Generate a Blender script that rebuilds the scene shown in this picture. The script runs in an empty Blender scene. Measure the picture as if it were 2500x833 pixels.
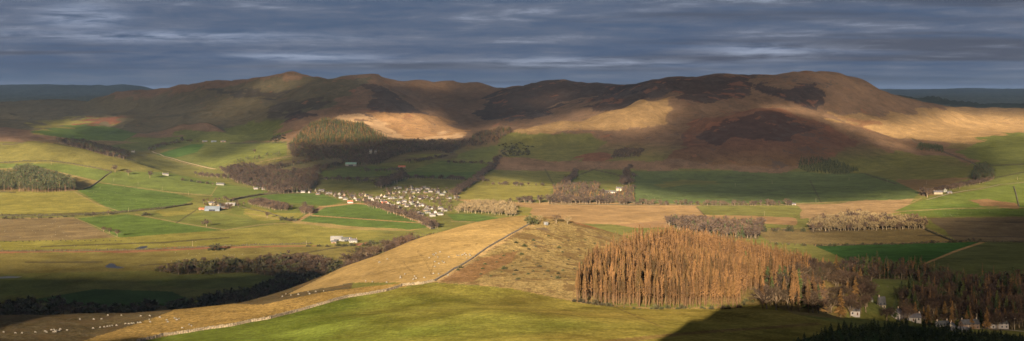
import math, random
import numpy as np
F, CX, HY, H = 3300.0, 1250.0, 240.0, 260.0     # focal length in photo pixels, centre column, horizon row, eye height
EL = math.radians(11.0); AZX = 0.16              # sun behind the viewer; light travels towards +Y, slightly left/right by AZX
rng = np.random.default_rng(7)

# ---------------------------------------------------------------- noise
_P = rng.random((512, 512)).astype(np.float32)
def vnoise(x, y):
    xi = np.floor(x).astype(np.int64); yi = np.floor(y).astype(np.int64)
    fx = x-xi; fy = y-yi
    fx = fx*fx*(3-2*fx); fy = fy*fy*(3-2*fy)
    a = _P[xi % 512, yi % 512]; b = _P[(xi+1) % 512, yi % 512]
    c = _P[xi % 512, (yi+1) % 512]; d = _P[(xi+1) % 512, (yi+1) % 512]
    return (a*(1-fx)+b*fx)*(1-fy)+(c*(1-fx)+d*fx)*fy-0.5
def fbm(x, y, n=4):
    s = 0; a = 1.0
    for i in range(n):
        s = s+a*vnoise(x*2**i+17.3*i, y*2**i+5.1*i); a *= .5
    return s

# ---------------------------------------------------------------- heights: survey points (photo column, photo row, depth in metres)
P = []
def pts(*t):
    for x, y, D in t: P.append(((x-CX)/F, D, H-(y-HY)/F*D))
def zpts(*t):                                     # column, depth, height given outright (ground hidden behind crests)
    for x, D, z in t: P.append(((x-CX)/F, D, z))
# near field and crest
pts((-300,840,560),(0,833,640),(340,833,650),(700,833,560),(1000,833,500),(1250,833,470),(1500,833,470),(1750,833,490),(1950,833,520))
pts((0,800,720),(300,800,715),(550,793,690),(700,763,720),(850,725,760),(1060,690,800),(1250,760,590),(1000,760,630),(1500,770,620),(1250,705,770),(1420,733,740),(1600,748,725),(1750,745,730),(1850,735,735),(1950,770,660))
pts((-300,780,800),(0,772,820),(200,768,835),(400,758,850),(600,736,860),(700,718,880),(800,674,930),(850,648,960),(1000,590,1030),(1150,546,1080),(1290,529,1120),(1400,544,1125),(1500,572,1100))
pts((1000,650,890),(1150,600,950),(1250,620,930),(1350,600,980),(1300,660,850),(1450,660,900),(1650,605,1090),(1750,618,1090),(1850,640,1090),(1950,665,1060),(2030,690,1040),(1650,680,900),(1800,690,870),(1950,740,800))
zpts((-300,1000,70),(0,1020,70),(200,1040,70),(400,1050,70),(600,1070,70),(700,1090,70),(800,1130,90),(870,1380,88),(950,1380,98),(1050,1360,110),(1150,1330,100),(1290,1350,70),(1400,1350,85),(1500,1300,105),(1580,1300,114),(1650,1300,103),(1850,1330,75),(2000,1300,65))
zpts((-300,1350,14),(0,1350,12),(300,1380,12),(600,1400,14),(800,1560,22),(900,1640,40),(1050,1650,45),(1200,1750,20),(1400,1700,10),(1650,1750,10),(1900,1750,12))
# bottom right dip with the houses
pts((2100,792,640),(2230,790,650),(2350,815,650),(2500,840,640),(2800,860,640),(2250,833,560),(2500,870,540))
zpts((2050,820,105),(2230,850,88),(2400,860,80),(2600,850,80))
pts((2060,775,1000),(2200,785,1120),(2400,800,1120),(2500,790,1150),(2800,790,1150),(2100,730,1150),(2130,690,1350),(2300,700,1400),(2500,710,1400),(2800,700,1400),(2250,655,1650),(2500,640,1750),(2800,640,1750),(2080,640,1750))
# valley floor
for x in (-300,-50,200,450,700,950):
    for y in (685,650,610,570):
        if not (x > 700 and y > 640): pts((x,y,858000/(y-240)))
for x in (-300,-50,200,450,700,950,1200,1450,1700,1950,2200):
    pts((x,535,858000/295.))
for x in (500,720,950,1200,1450,1700,1950,2150):
    pts((x,490,858000/250.),(x,450,858000/210.))
for x in (1450,1700,1950,2200,2450,2800): pts((x,590,858000/350.))
pts((2200,500,3300),(2350,520,3050),(2500,500,3330),(2500,450,3950),(2300,470,3560),(2800,480,3500),(2350,430,4250),(2500,400,4750),(2800,400,4800))
# green hill on the left
pts((-300,500,3200),(0,500,3200),(200,500,3250),(-300,430,3750),(0,440,3700),(150,455,3600),(300,470,3650),(0,400,4000),(150,400,4050),(300,415,4050),(0,345,4350),(80,342,4350),(180,360,4300),(300,388,4250),(400,418,4300),(-300,345,4350))
zpts((-300,4900,80),(0,4900,75),(100,4950,70),(200,4900,52),(300,4850,30))
pts((150,345,5700),(230,362,5300),(310,380,4950),(380,372,5500),(400,400,5000),(450,430,4450),(530,412,4950),(560,440,4250))
pts((0,318,6300),(100,325,6200),(-300,318,6300),(60,300,7300),(200,300,7800),(280,318,7300),(250,285,8600),(120,305,7300),(-300,290,7600),(350,290,8000),(420,290,7900),(330,330,6500),(450,340,6000),(560,345,5850),(500,365,5500),(600,385,5050),(640,350,5700),(400,320,6900),(560,318,6500),(650,310,6500))
pts((0,262,10000),(-300,262,10000),(100,246,11500),(200,262,10000),(300,262,10000),(0,250,11800),(-300,250,11800),(400,255,9600),(500,262,8800),(600,262,8300))
# skyline hills, left half
pts((260,245,11800),(330,225,11500),(380,213,11000),(470,200,10500),(560,193,10000),(620,192,10000),(660,182,9700),(700,177,9600),(745,184,9500),(785,192,9400),(830,182,9200),(890,175,9100),(940,187,9100),(975,199,9000),(1040,191,9200),(1085,203,9200),(1140,214,9300),(1190,205,9600),(1250,213,9400))
zpts((1085,10200,325),(1140,10200,315),(1200,10500,320),(975,10300,330),(785,10400,330),(740,10700,330),(940,10300,350),(560,11500,300))
pts((450,235,9500),(560,225,9300),(700,215,9000),(830,213,8400),(500,248,9100),(680,235,8500))
zpts((300,13500,150),(500,12500,200),(700,12000,250),(900,11500,260),(1050,11500,260),(1200,11500,250),(1400,11000,220))
# spur through the middle
pts((880,198,7500),(820,216,7350),(750,240,7150),(680,264,6950),(600,288,6750),(530,306,6500),(950,213,7550),(1000,232,7300),(1040,262,7000),(1085,292,6700),(1120,318,6350),(950,245,7050),(1000,285,6500),(870,262,6800),(790,262,6700),(850,283,6400),(920,310,6150),(1000,325,6050),(1060,320,6150),(720,285,6400),(680,305,6300))
zpts((700,7900,185),(800,8100,230),(900,8300,280),(1000,8200,250),(1100,7600,190),(600,7700,150),(1100,8300,240))
pts((1120,260,7900),(1150,290,7200),(1180,305,6800),(1130,235,8600),(1200,240,8400))
# fir hill and valley below the middle hills
pts((800,297,5950),(760,312,5850),(725,340,5700),(700,365,5450),(860,305,5950),(900,322,5850),(945,342,5750),(800,340,5500),(800,375,5150),(900,370,5200),(1000,350,5650),(1080,342,5800),(1000,385,5000),(1150,325,5950),(1240,315,5650),(1200,330,5500),(1130,355,5400),(1200,375,5050),(1000,420,4600),(1200,420,4600),(800,410,4600),(600,430,4400),(700,400,4850))
zpts((800,6250,140),(720,6100,95),(1220,6000,105))
# dark hill and right massif
pts((1290,207,8500),(1330,196,8500),(1375,193,8500),(1420,203,8500),(1480,204,8600),(1550,200,8300),(1230,235,8000),(1260,255,7700),(1350,240,7700),(1300,280,6900),(1430,240,7500),(1230,290,6900))
pts((1250,320,5700),(1320,300,5750),(1400,284,5850),(1500,262,5950),(1560,250,6050),(1620,240,6150),(1700,232,6350))
zpts((1250,6200,112),(1330,6350,138),(1420,6400,165),(1520,6500,205),(1620,6600,250))
pts((1600,190,7300),(1660,182,7400),(1730,181,7400),(1790,182,7350),(1840,188,7200),(1880,183,7100),(1940,176,7050),(1985,174,7050),(2030,177,7050),(2080,190,7050),(2130,210,7050),(2200,233,7100),(2270,250,7300),(2340,262,7700),(1600,215,6800),(1750,215,6700),(1850,230,6500),(1950,230,6500),(2050,245,6550),(2150,265,6600),(2250,285,6700))
pts((1250,350,5400),(1350,345,5400),(1450,325,5500),(1550,300,5650),(1650,285,5800),(1450,375,5050),(1600,350,5300),(1700,310,5500),(1300,385,5050),(1550,390,4900))
pts((1800,270,5750),(1840,262,5700),(1885,259,5680),(1930,266,5650),(2000,286,5580),(2060,303,5520),(2120,322,5450),(2180,345,5350),(2240,370,5200),(2300,385,5050),(2370,400,4850))
zpts((1850,6100,205),(1930,6100,195),(2000,6050,165),(2080,6000,130),(2150,5900,105),(2230,5750,72),(2300,5600,55))
pts((1750,330,5300),(1850,320,5280),(1950,330,5200),(1700,370,5000),(1850,375,4980),(2000,370,4980),(2080,350,5180),(2130,385,4990))
for x in (1250,1400,1550,1700,1850,2000,2120): pts((x,413,4820),)
pts((2200,420,4600),(2250,440,4250))
pts((2050,290,6250),(2150,300,6200),(2250,320,6200),(2350,330,6150),(2300,350,5700),(2400,360,5500),(2500,330,6200),(2500,300,7200),(2400,300,7000),(2500,362,5500),(2500,275,8000),(2400,272,7900),(2430,262,8300),(2500,258,8400),(2800,258,8400),(2800,300,7000),(2800,340,6000))
zpts((1700,9500,220),(1950,9000,230),(2150,8800,190),(2350,9300,150),(2500,9300,150),(2800,9300,150))
pts((2170,240,11500),(2250,231,11200),(2300,240,11200),(2340,248,11200),(2450,248,11200),(2520,252,11200),(2800,250,11200))
zpts((2200,13500,150),(2500,13500,150),(2800,13500,150))
for x in (-300,0,200,400): zpts((x,14000,150))
# far ranges
pts((-300,208,23000),(0,209,23000),(100,206,23000),(170,208,23000),(210,213,22000),(240,207,20000),(290,206,20000),(330,207,20000),(370,216,20000),(450,230,20000),(0,225,18500),(150,228,18500),(60,243,15500),(300,240,15500))
pts((2100,216,23000),(2200,218,23000),(2300,218,23000),(2360,215,23000),(2420,216,23000),(2500,218,23000),(2800,216,23000),(2300,236,17000),(2500,240,17000))
for x in (700,1100,1500,1900): zpts((x,16000,200),(x,21000,250))
for x in (-600,-300,0,400,700,1100,1500,1900,2200,2500,2800,3100): zpts((x,28000,120))
for x in (-900,3400):
    for D,z in ((300,150),(700,120),(1400,20),(3000,5),(4500,60),(7000,220),(12000,220),(20000,300)): zpts((x,D,z))
zpts((-300,330,160),(400,330,185),(900,300,198),(1250,280,203),(1600,300,198),(2100,330,180),(2800,330,150))
for x in (-900,0,1250,2500,3400): zpts((x,100,226),(x,30,246))
P = np.array(P)
U = np.stack([P[:,0], np.log(P[:,1])], 1)
def _phi(r2): return np.sqrt(r2+0.022**2)
def _fit():
    n = len(U); r2 = ((U[:,None]-U[None])**2).sum(-1)
    A = np.zeros((n+3, n+3)); A[:n,:n] = -_phi(r2)+np.eye(n)*1e-6
    A[:n,n] = 1; A[:n,n+1:] = U; A[n:,:n] = A[:n,n:].T
    return np.linalg.solve(A, np.concatenate([P[:,2]/np.sqrt(P[:,1]), [0,0,0]]))
W = _fit()
# coarse lattice of the smooth surface in (a, ln D), bilinear afterwards
GA = np.linspace(-.66,.66,529); GL = np.linspace(math.log(25), math.log(30000), 1100)
def _lattice():
    n = len(U); out = np.zeros((len(GL), len(GA)))
    for i, l in enumerate(GL):
        r2 = (GA[:,None]-U[None,:,0])**2+(l-U[None,:,1])**2
        out[i] = -_phi(r2)@W[:n]+W[n]+W[n+1]*GA+W[n+2]*l
        out[i] *= math.sqrt(math.exp(l))
    return out
LAT = _lattice()
def smooth_z(a, D):
    l = np.log(np.clip(D, 26, 29900)); fa = np.clip((a-GA[0])/(GA[1]-GA[0]), 0, len(GA)-1.001); fl = (l-GL[0])/(GL[1]-GL[0])
    i = fl.astype(int); j = fa.astype(int); u = fl-i; v = fa-j
    # cubic-ish smoothing of the bilinear weights is avoided to keep slopes honest
    return (LAT[i,j]*(1-v)+LAT[i,j+1]*v)*(1-u)+(LAT[i+1,j]*(1-v)+LAT[i+1,j+1]*v)*u
# silhouette of the viewer's own hill seen along the sun's rays: sideways position, height across the rays
_pa = [(-3000,0,2000),(-1500,0,1960),(-1100,0,1990),(-900,0,1930),(-700,0,1990),(-560,0,1940),(-420,0,2020),(-340,0,2050),(-300,0,2000),(-262,112,825),(-235,136,680),(-200,140,690),(-150,148,590),(-100,160,510),(-50,168,475),(0,172,455),
 (40,172,480),(60,163,580),(75,148,708),(90,148,733),(115,150,735),(150,134,815),(183,98,1003),(250,92,1040),(300,80,1050),(350,72,1050),(420,66,1050),(520,62,1050),(780,60,1050),(1500,60,1050),(3000,60,1050)]
_pb = sorted((p[0]+.03*p[2]-math.tan(AZX)*p[2], p[1]*math.cos(EL)+p[2]*math.sin(EL)) for p in _pa)
PS = [_pb[0][0]-2500]; PB = [_pb[0][1]]
for s_, b_ in _pb:
    PS.append(max(s_, PS[-1]+6)); PB.append(b_)
TA_ = math.tan(AZX)
def height(X, Y):
    X = np.asarray(X, float); Y = np.asarray(Y, float)
    a = X/Y; z = smooth_z(a, Y)
    k = np.clip((z-25)/120, 0, 1)*np.clip((Y-2500)/2500, 0, 1)      # upland relief
    r = fbm(X/900+3, Y/900, 5)
    g = np.abs(fbm((X+.12*Y)/360+9, Y/1250+4, 4))
    z = z+k*(r*24-g*75+3)*np.clip(Y/6500, .5, 1.05)*np.clip((26000-Y)/12000, .25, 1)
    z = z+np.clip((z-10)/60, .12, 1)*fbm(X/160, Y/160, 3)*np.clip(Y/1200, .6, 3)*1.3
    z = np.where(Y < 450, np.minimum(z, (np.interp(X-TA_*Y, PS, PB)-1.0-Y*math.sin(EL))/math.cos(EL)), z)
    z = np.where(Y < 450, np.minimum(z, 256-.2*Y), z)
    near = np.clip((1300-Y)/500, 0, 1)*np.clip((Y-300)/150, 0, 1)
    z = z+near*(fbm(X/38, Y/60, 3)*1.5+fbm(X/9, Y/9, 2)*.25)
    return z
def project(X, Y, Z): return CX+F*X/Y, HY-F*(Z-H)/Y
def rows():
    L = [math.log(25)]
    while L[-1] < math.log(28500):
        D = math.exp(L[-1])
        L.append(L[-1]+(.03 if D < 300 else .0055 if D < 1300 else .0035 if D < 1800 else .0025 if D < 5000 else .0032 if D < 10000 else .010))
    return np.exp(np.array(L))
ROWS = rows()
_c = np.linspace(-.40,.40,1100); _e = np.linspace(.404,.62,54)
COLS = np.concatenate([-_e[::-1], _c, _e])
TA, TD = np.meshgrid(COLS, ROWS)
TX = TA*TD; TY = TD; TZ = height(TX, TY)
TPX, TPY = project(TX, TY, TZ)
_tan = (TZ-H)/TY
CM = np.maximum.accumulate(_tan, 0)
VIS = _tan >= CM-1e-5
# ray/terrain: for a pixel, first row whose running max passes it
def ground(px, py, Dmin=0, Dmax=1e9):
    a = (px-CX)/F; t = -(py-HY)/F
    fa = np.interp(a, COLS, np.arange(len(COLS))); j = int(fa); f = fa-j; j1 = min(j+1, len(COLS)-1)
    col = _tan[:,j]*(1-f)+_tan[:,j1]*f
    ok = np.where((col >= t) & (ROWS > Dmin) & (ROWS < Dmax))[0]
    if not len(ok): return None
    i = ok[0]
    if i > 0 and col[i-1] < t and ROWS[i-1] > Dmin:
        w = (t-col[i-1])/(col[i]-col[i-1]); D = ROWS[i-1]*(1-w)+ROWS[i]*w
    else: D = ROWS[i]
    X = a*D; return float(X), float(D), float(height(X, D))
# ---------------------------------------------------------------- what grows where (albedo), kept per ground vertex
def inpoly(px, py, poly):
    x0 = min(p[0] for p in poly); x1 = max(p[0] for p in poly); y0 = min(p[1] for p in poly); y1 = max(p[1] for p in poly)
    bb = (px >= x0) & (px <= x1) & (py >= y0) & (py <= y1)
    ii = np.nonzero(bb.ravel())[0]; x = px.ravel()[ii]; y = py.ravel()[ii]; c = np.zeros(len(ii), bool)
    n = len(poly)
    for k in range(n):
        xa, ya = poly[k]; xb, yb = poly[(k+1) % n]
        if ya == yb: continue
        c ^= ((ya > y) != (yb > y)) & (x < (xb-xa)*(y-ya)/(yb-ya)+xa)
    out = np.zeros(px.size, bool); out[ii[c]] = True
    return out.reshape(px.shape)
G1=(.064,.100,.023); G2=(.092,.108,.029); G3=(.085,.112,.028); YG=(.140,.135,.034); OL=(.105,.110,.032); TAN=(.215,.150,.070)
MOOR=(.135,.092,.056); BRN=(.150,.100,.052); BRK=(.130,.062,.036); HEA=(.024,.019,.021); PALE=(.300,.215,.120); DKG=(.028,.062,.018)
COL = np.zeros(TX.shape+(3,)); COL[:] = OL
up = np.clip((TZ-30)/60, 0, 1)*(TD > 4300)
COL = COL*(1-up[...,None])+np.array(MOOR)*up[...,None]
HW = up*.55                                     # heather / bracken mottling weight
TW = np.where(TD < 1300, .5, .25)               # tussock weight
WOB = 1.0
_u = np.clip((TD-3000)/3000, 0, 1); wx = TPX+fbm(TX/150+3, TY/150, 5)*(14+34*_u); wy = TPY+fbm(TX/150, TY/150+8, 5)*(7+13*_u)
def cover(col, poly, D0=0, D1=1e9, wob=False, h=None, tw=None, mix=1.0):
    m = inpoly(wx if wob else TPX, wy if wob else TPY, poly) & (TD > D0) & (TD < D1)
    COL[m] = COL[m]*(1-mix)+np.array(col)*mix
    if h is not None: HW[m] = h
    if tw is not None: TW[m] = tw
# uplands first
cover((.09,.08,.045), [(-400,240),(400,235),(700,190),(900,190),(700,330),(-400,335)], 6500, 16000, True, .5)
cover((.055,.07,.06), [(-400,195),(600,195),(600,260),(-400,250)], 13500, 1e9, False, .4)
cover((.055,.07,.06), [(2000,195),(2900,195),(2900,262),(2000,262)], 10000, 1e9, False, .4)
cover((.026,.034,.026), [(2160,225),(2260,225),(2380,246),(2540,246),(2540,268),(2330,268)], 10000, 13000, True, .0)
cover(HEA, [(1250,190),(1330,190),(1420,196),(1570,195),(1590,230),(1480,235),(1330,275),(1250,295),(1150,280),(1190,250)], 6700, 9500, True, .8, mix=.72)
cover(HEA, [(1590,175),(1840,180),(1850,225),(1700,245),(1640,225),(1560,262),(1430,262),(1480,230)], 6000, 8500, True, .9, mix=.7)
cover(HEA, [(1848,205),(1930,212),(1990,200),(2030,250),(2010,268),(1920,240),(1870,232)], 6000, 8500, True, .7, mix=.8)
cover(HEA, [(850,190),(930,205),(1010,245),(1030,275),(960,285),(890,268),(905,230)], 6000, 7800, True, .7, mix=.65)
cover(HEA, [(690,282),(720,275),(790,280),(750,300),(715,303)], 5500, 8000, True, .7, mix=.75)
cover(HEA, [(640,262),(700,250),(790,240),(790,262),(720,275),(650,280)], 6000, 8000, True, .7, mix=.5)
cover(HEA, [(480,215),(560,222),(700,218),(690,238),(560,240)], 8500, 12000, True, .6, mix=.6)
cover(BRK, [(1690,300),(1790,270),(1900,262),(1985,285),(2060,320),(2090,370),(2010,400),(1930,408),(1700,410),(1640,400)], 4600, 6000, True, .75, mix=.7)
cover(HEA, [(1700,340),(1760,290),(1850,272),(1930,285),(1990,320),(1900,345),(1800,330),(1740,360)], 4600, 6000, True, .8, mix=.6)
cover(BRK, [(1300,378),(1340,374),(1370,385),(1345,392),(1310,391)], 4500, 6000, True, .3, mix=.9)
cover(BRK, [(1400,385),(1420,372),(1470,370),(1500,385),(1460,394)], 4500, 6000, True, .3, mix=.9)
cover(OL, [(1230,335),(1330,322),(1430,330),(1480,355),(1400,385),(1230,392)], 4500, 6000, True, .25)
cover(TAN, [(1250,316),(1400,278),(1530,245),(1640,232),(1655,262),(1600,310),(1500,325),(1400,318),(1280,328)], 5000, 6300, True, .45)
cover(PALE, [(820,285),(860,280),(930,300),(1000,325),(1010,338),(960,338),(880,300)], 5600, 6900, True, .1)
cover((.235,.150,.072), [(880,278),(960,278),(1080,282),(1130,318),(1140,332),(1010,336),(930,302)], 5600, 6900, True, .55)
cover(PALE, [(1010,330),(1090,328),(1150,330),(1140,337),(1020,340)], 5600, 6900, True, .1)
cover(TAN, [(2040,282),(2150,285),(2300,262),(2560,262),(2560,345),(2380,350),(2240,350),(2100,325)], 5500, 9500, True, .3)
cover(BRK, [(2060,292),(2140,296),(2160,310),(2100,312)], 5500, 7000, True, .2, mix=.6)
cover(G2, [(2400,340),(2470,325),(2700,315),(2700,450),(2400,460),(2380,410),(2340,370)], 3500, 7000, True, .12)
cover(MOOR, [(2100,340),(2300,352),(2380,395),(2380,412),(2260,390)], 4500, 6000, True, .3)
cover(OL, [(2080,420),(2110,385),(2200,366),(2300,376),(2370,400),(2390,425),(2320,450),(2280,470),(2180,440)], 3500, 5600, True, .25, mix=.85)
cover(BRN, [(2180,440),(2290,432),(2380,430),(2290,475),(2250,480)], 3300, 4800, True, .35, mix=.8)
cover((.070,.095,.034), [(1540,418),(1950,418),(2020,425),(2110,423),(2180,440),(2245,470),(2230,486),(1940,497),(1530,496),(1530,470),(1545,450)], 3000, 5000)
cover(OL, [(1610,440),(1750,440),(1760,452),(1610,456)], 3000, 5000, True)
cover(OL, [(1195,412),(1540,412),(1545,455),(1350,455),(1200,432)], 3500, 5000, True, .15)
cover(MOOR, [(1200,385),(1660,395),(1960,408),(1960,418),(1200,413)], 4400, 5200, True, .35)
cover(G2, [(1410,415),(1530,415),(1530,440),(1380,445)], 3500, 5000)
cover(YG, [(1110,476),(1185,425),(1260,440),(1352,450),(1340,478),(1240,490),(1120,490)], 3300, 5000)
cover(G2, [(1430,462),(1480,458),(1485,476),(1430,478)], 3000, 5000)
# mid valley meadows
cover(OL, [(930,400),(990,375),(1060,370),(1085,378),(1000,412),(940,415)], 3500, 6000)
cover(G1, [(985,422),(1080,410),(1190,418),(1160,440),(1000,432)], 3500, 6000)
cover(G3, [(1020,410),(1080,392),(1190,402),(1180,420),(1000,420)], 3500, 6000)
cover(OL, [(925,456),(1010,432),(1145,445),(1110,470),(950,470)], 3500, 6000)
cover(G2, [(1098,385),(1150,366),(1220,352),(1215,378),(1190,398)], 3500, 6000)
cover(G3, [(770,420),(850,404),(965,408),(950,430),(800,436)], 3500, 6000)
cover(YG, [(590,406),(690,390),(745,393),(640,414)], 3500, 6000); cover(G3, [(670,412),(800,390),(830,397),(700,420)], 3500, 6000)
cover(G2, [(380,378),(460,350),(560,350),(700,345),(700,380),(560,398),(525,412)], 3800, 6500)
cover(G2, [(260,352),(420,322),(540,318),(640,288),(720,300),(650,345),(560,352),(420,362),(330,370)], 5000, 7500, True, .15)
cover((.05,.095,.022), [(380,378),(470,352),(500,352),(480,372),(430,385)], 3800, 6500)
cover(G1, [(70,322),(200,300),(280,312),(335,326),(300,345),(200,342),(110,330)], 5500, 8600)
cover(YG, [(60,312),(170,288),(290,286),(290,300),(190,303),(90,325)], 5500, 9000, True)
cover(BRK, [(180,296),(220,290),(300,285),(290,298),(200,305)], 5500, 9000, True, .2)
# left slope and its fields
cover((.125,.122,.036), [(-500,335),(80,335),(200,362),(330,392),(400,412),(275,418),(150,399),(-500,399)], 3300, 4700)
cover(G3, [(-500,400),(150,400),(272,418),(245,442),(190,430),(110,412),(-500,410)], 3000, 4500)
cover((.15,.125,.045), [(-500,411),(110,413),(200,434),(245,444),(190,466),(30,470),(-500,470)], 3000, 4500)
cover(G3, [(275,420),(400,420),(560,450),(600,458),(660,468),(640,474),(540,484),(430,470),(245,446)], 3000, 4500)
cover(YG, [(-500,470),(180,468),(275,515),(240,522),(-500,526)], 2900, 4200)
cover(G1, [(190,465),(246,446),(420,470),(475,486),(440,503),(300,520),(275,515)], 2900, 4000)
cover((.125,.10,.052), [(-500,534),(180,532),(290,580),(180,587),(-500,592)], 2200, 3200, False, .15)
cover(G1, [(185,533),(310,523),(440,545),(540,562),(400,572),(285,581)], 2200, 3200)
cover(G2, [(330,523),(480,512),(640,540),(700,548),(560,562),(440,543)], 2200, 3200)
cover(YG, [(380,518),(480,510),(500,517),(400,528)], 2200, 3200, True)
cover(G2, [(560,520),(580,495),(620,480),(780,503),(722,541),(640,538)], 2700, 3900)
cover(YG, [(590,515),(620,505),(660,518),(740,520),(720,540),(640,538)], 2700, 3900, True)
cover(G1, [(610,482),(690,472),(780,472),(838,492),(800,503),(700,494)], 3000, 4200)
cover(G1, [(785,505),(870,496),(912,500),(1035,545),(1048,556),(990,562),(725,542)], 2500, 3900)
cover(TAN, [(760,525),(1030,544),(1032,546),(758,527.5)], 2500, 3600)
cover(TAN, [(780,504),(870,495),(912,499),(1040,546),(1052,556),(1045,556),(1030,546),(910,502),(868,498),(790,507),(727,543),(720,541)], 2500, 3900)
cover((.17,.14,.055), [(720,541),(990,563),(1040,557),(1000,566),(860,562),(720,548)], 2400, 3400, True)
cover(YG, [(-500,592),(180,588),(400,573),(720,548),(900,565),(960,575),(860,592),(500,606),(-500,614)], 1900, 3300, True, .2, mix=.8)
cover((.17,.09,.05), [(-500,613),(300,611),(530,601),(760,596),(900,590),(900,595),(760,602),(530,607),(300,618),(-500,621)], 2000, 3000, True, .2)
cover((.120,.108,.036), [(-500,620),(300,618),(530,607),(870,598),(860,640),(600,640),(400,660),(-500,680)], 1700, 3000)
cover(G2, [(-500,680),(60,676),(180,690),(120,720),(-500,730)], 1500, 2300)
cover(G2, [(330,690),(440,672),(600,668),(680,676),(640,700),(480,706)], 1500, 2300)
cover((.035,.065,.02), [(60,735),(230,706),(420,712),(480,740),(300,755)], 1400, 2100)
# haugh on the right
cover(TAN, [(1110,490),(1260,492),(1700,500),(1860,530),(1700,536),(1500,548),(1350,545),(1290,520),(1210,510)], 2300, 4000, True, .35)
cover(YG, [(1230,500),(1300,508),(1290,525),(1210,530)], 2300, 4000)
cover(G1, [(1090,523),(1160,522),(1250,538),(1180,542),(1110,540)], 2300, 4000)
cover(OL, [(1700,503),(1935,500),(1948,529),(1720,525)], 2500, 3800)
cover((.20,.145,.075), [(1940,498),(2232,487),(2200,515),(2120,530),(1960,532)], 2500, 3800, True, .3, .6)
cover((.18,.12,.06), [(1500,548),(1720,528),(1950,532),(1950,548),(1780,545),(1550,556)], 2000, 3200, True, .35)
cover((.13,.105,.045), [(1850,562),(1990,556),(2260,558),(2340,590),(2010,600),(1880,592)], 2100, 3000, True, .25, .6)
cover(G3, [(2180,516),(2270,483),(2500,447),(2900,430),(2900,530),(2400,528),(2270,530)], 2600, 4300)
cover(G1, [(2270,500),(2500,500),(2900,500),(2900,528),(2400,528),(2300,530)], 2600, 4300, True, mix=.7)
cover(BRN, [(2355,486),(2400,480),(2480,496),(2490,510),(2400,505)], 2600, 4300, True, .4)
cover((.095,.078,.045), [(2265,532),(2900,530),(2900,588),(2420,590),(2330,585)], 2000, 3300, True, .35)
cover((.030,.070,.018), [(1990,601),(2395,590),(2330,612),(2240,650),(2080,640)], 1500, 2700)
cover((.062,.075,.028), [(2420,590),(2900,588),(2900,700),(2240,665),(2240,652),(2330,614)], 1300, 2700)
cover(TAN, [(2238,650),(2330,612),(2400,589),(2410,590),(2335,615),(2243,652)], 1500, 2700)
cover(TAN, [(1990,598),(2395,587),(2400,590),(1990,601)], 1500, 2700)
cover((.10,.115,.035), [(2090,690),(2120,678),(2240,680),(2230,740),(2150,770),(2110,760),(2090,730)], 1000, 1700)
# near ground
cover((.080,.068,.036), [(-600,765),(400,745),(860,640),(860,730),(700,765),(340,836),(-600,900)], 500, 1100, True, .25, 1.0)
cover((.200,.145,.050), [(200,833),(330,790),(430,756),(520,742),(640,745),(800,712),(1030,686),(1055,690),(850,725),(700,763),(345,833),(300,860)], 500, 1000, True, .1, 1.0)
cover((.215,.160,.066), [(700,720),(850,645),(1000,585),(1150,540),(1290,520),(1305,530),(1300,545),(1240,580),(1130,650),(1066,690),(860,690)], 600, 1400, False, .08, .35)
cover((.185,.148,.064), [(1305,530),(1340,528),(1500,560),(1560,600),(1420,740),(1250,702),(1066,690),(1130,650),(1240,580),(1300,545)], 600, 1400, False, .55, .9)
cover(BRK, [(1068,688),(1120,655),(1170,628),(1260,612),(1240,640),(1180,670),(1150,690)], 600, 1400, True, .1, .7, mix=.55)
cover((.14,.115,.045), [(1560,600),(1700,560),(2060,640),(2110,700),(2060,780),(1870,760),(1850,745),(1420,740)], 600, 1500, False, .2, .6)
FIELD = [(300,840),(345,833),(700,765),(850,727),(1060,691),(1250,704),(1420,738),(1600,753),(1800,748),(1870,742),(1950,770),(2100,800),(2300,833),(2400,1200),(-200,1200)]
cover((.088,.100,.022), FIELD, 0, 1020, False, 0, .65)
mf = inpoly(TPX, TPY, FIELD) & (TD < 1020)
k = np.clip((TPX-600)/900, 0, 1)*.75+fbm(TX/60, TY/90, 3)*.5
k = np.clip(k, 0, 1)[mf][:,None]
COL[mf] = (1-k)*np.array((.074,.098,.018))+k*np.array((.160,.130,.034))
cover((.11,.075,.032), [(1440,833),(1700,808),(1850,800),(1990,788),(2000,795),(1850,806),(1700,815),(1500,838)], 300, 1000, True, .1, .7, mix=.7)
cover((.028,.045,.018), [(1940,833),(2060,802),(2230,795),(2400,825),(2700,860),(2700,1000),(1900,1000)], 300, 800, True, 0, .8)
def cline(pl, wpx, col, D0=0, D1=1e9, mix=.7):      # a thin verge, bank or dyke foot along a line in the photo
    for (x0,y0),(x1,y1) in zip(pl[:-1], pl[1:]):
        L = math.hypot(x1-x0, y1-y0); nx, ny = -(y1-y0)/L*wpx/2, (x1-x0)/L*wpx/2
        if abs(nx)+abs(ny) > 0: cover(col, [(x0+nx,y0+ny),(x1+nx,y1+ny),(x1-nx,y1-ny),(x0-nx,y0-ny)], D0, D1, mix=mix)
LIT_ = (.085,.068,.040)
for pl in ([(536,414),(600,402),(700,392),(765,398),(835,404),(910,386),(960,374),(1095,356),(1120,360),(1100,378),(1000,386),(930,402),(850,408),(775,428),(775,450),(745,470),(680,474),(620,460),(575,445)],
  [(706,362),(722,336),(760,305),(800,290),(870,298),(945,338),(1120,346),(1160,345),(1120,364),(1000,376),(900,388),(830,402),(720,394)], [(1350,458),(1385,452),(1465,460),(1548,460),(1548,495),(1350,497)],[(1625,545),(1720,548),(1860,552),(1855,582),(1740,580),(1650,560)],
  [(1980,548),(2050,538),(2100,530),(2160,540),(2255,550),(2262,560),(1980,566)]): cover(LIT_, pl, 2200, 6500, True, mix=.75)
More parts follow.
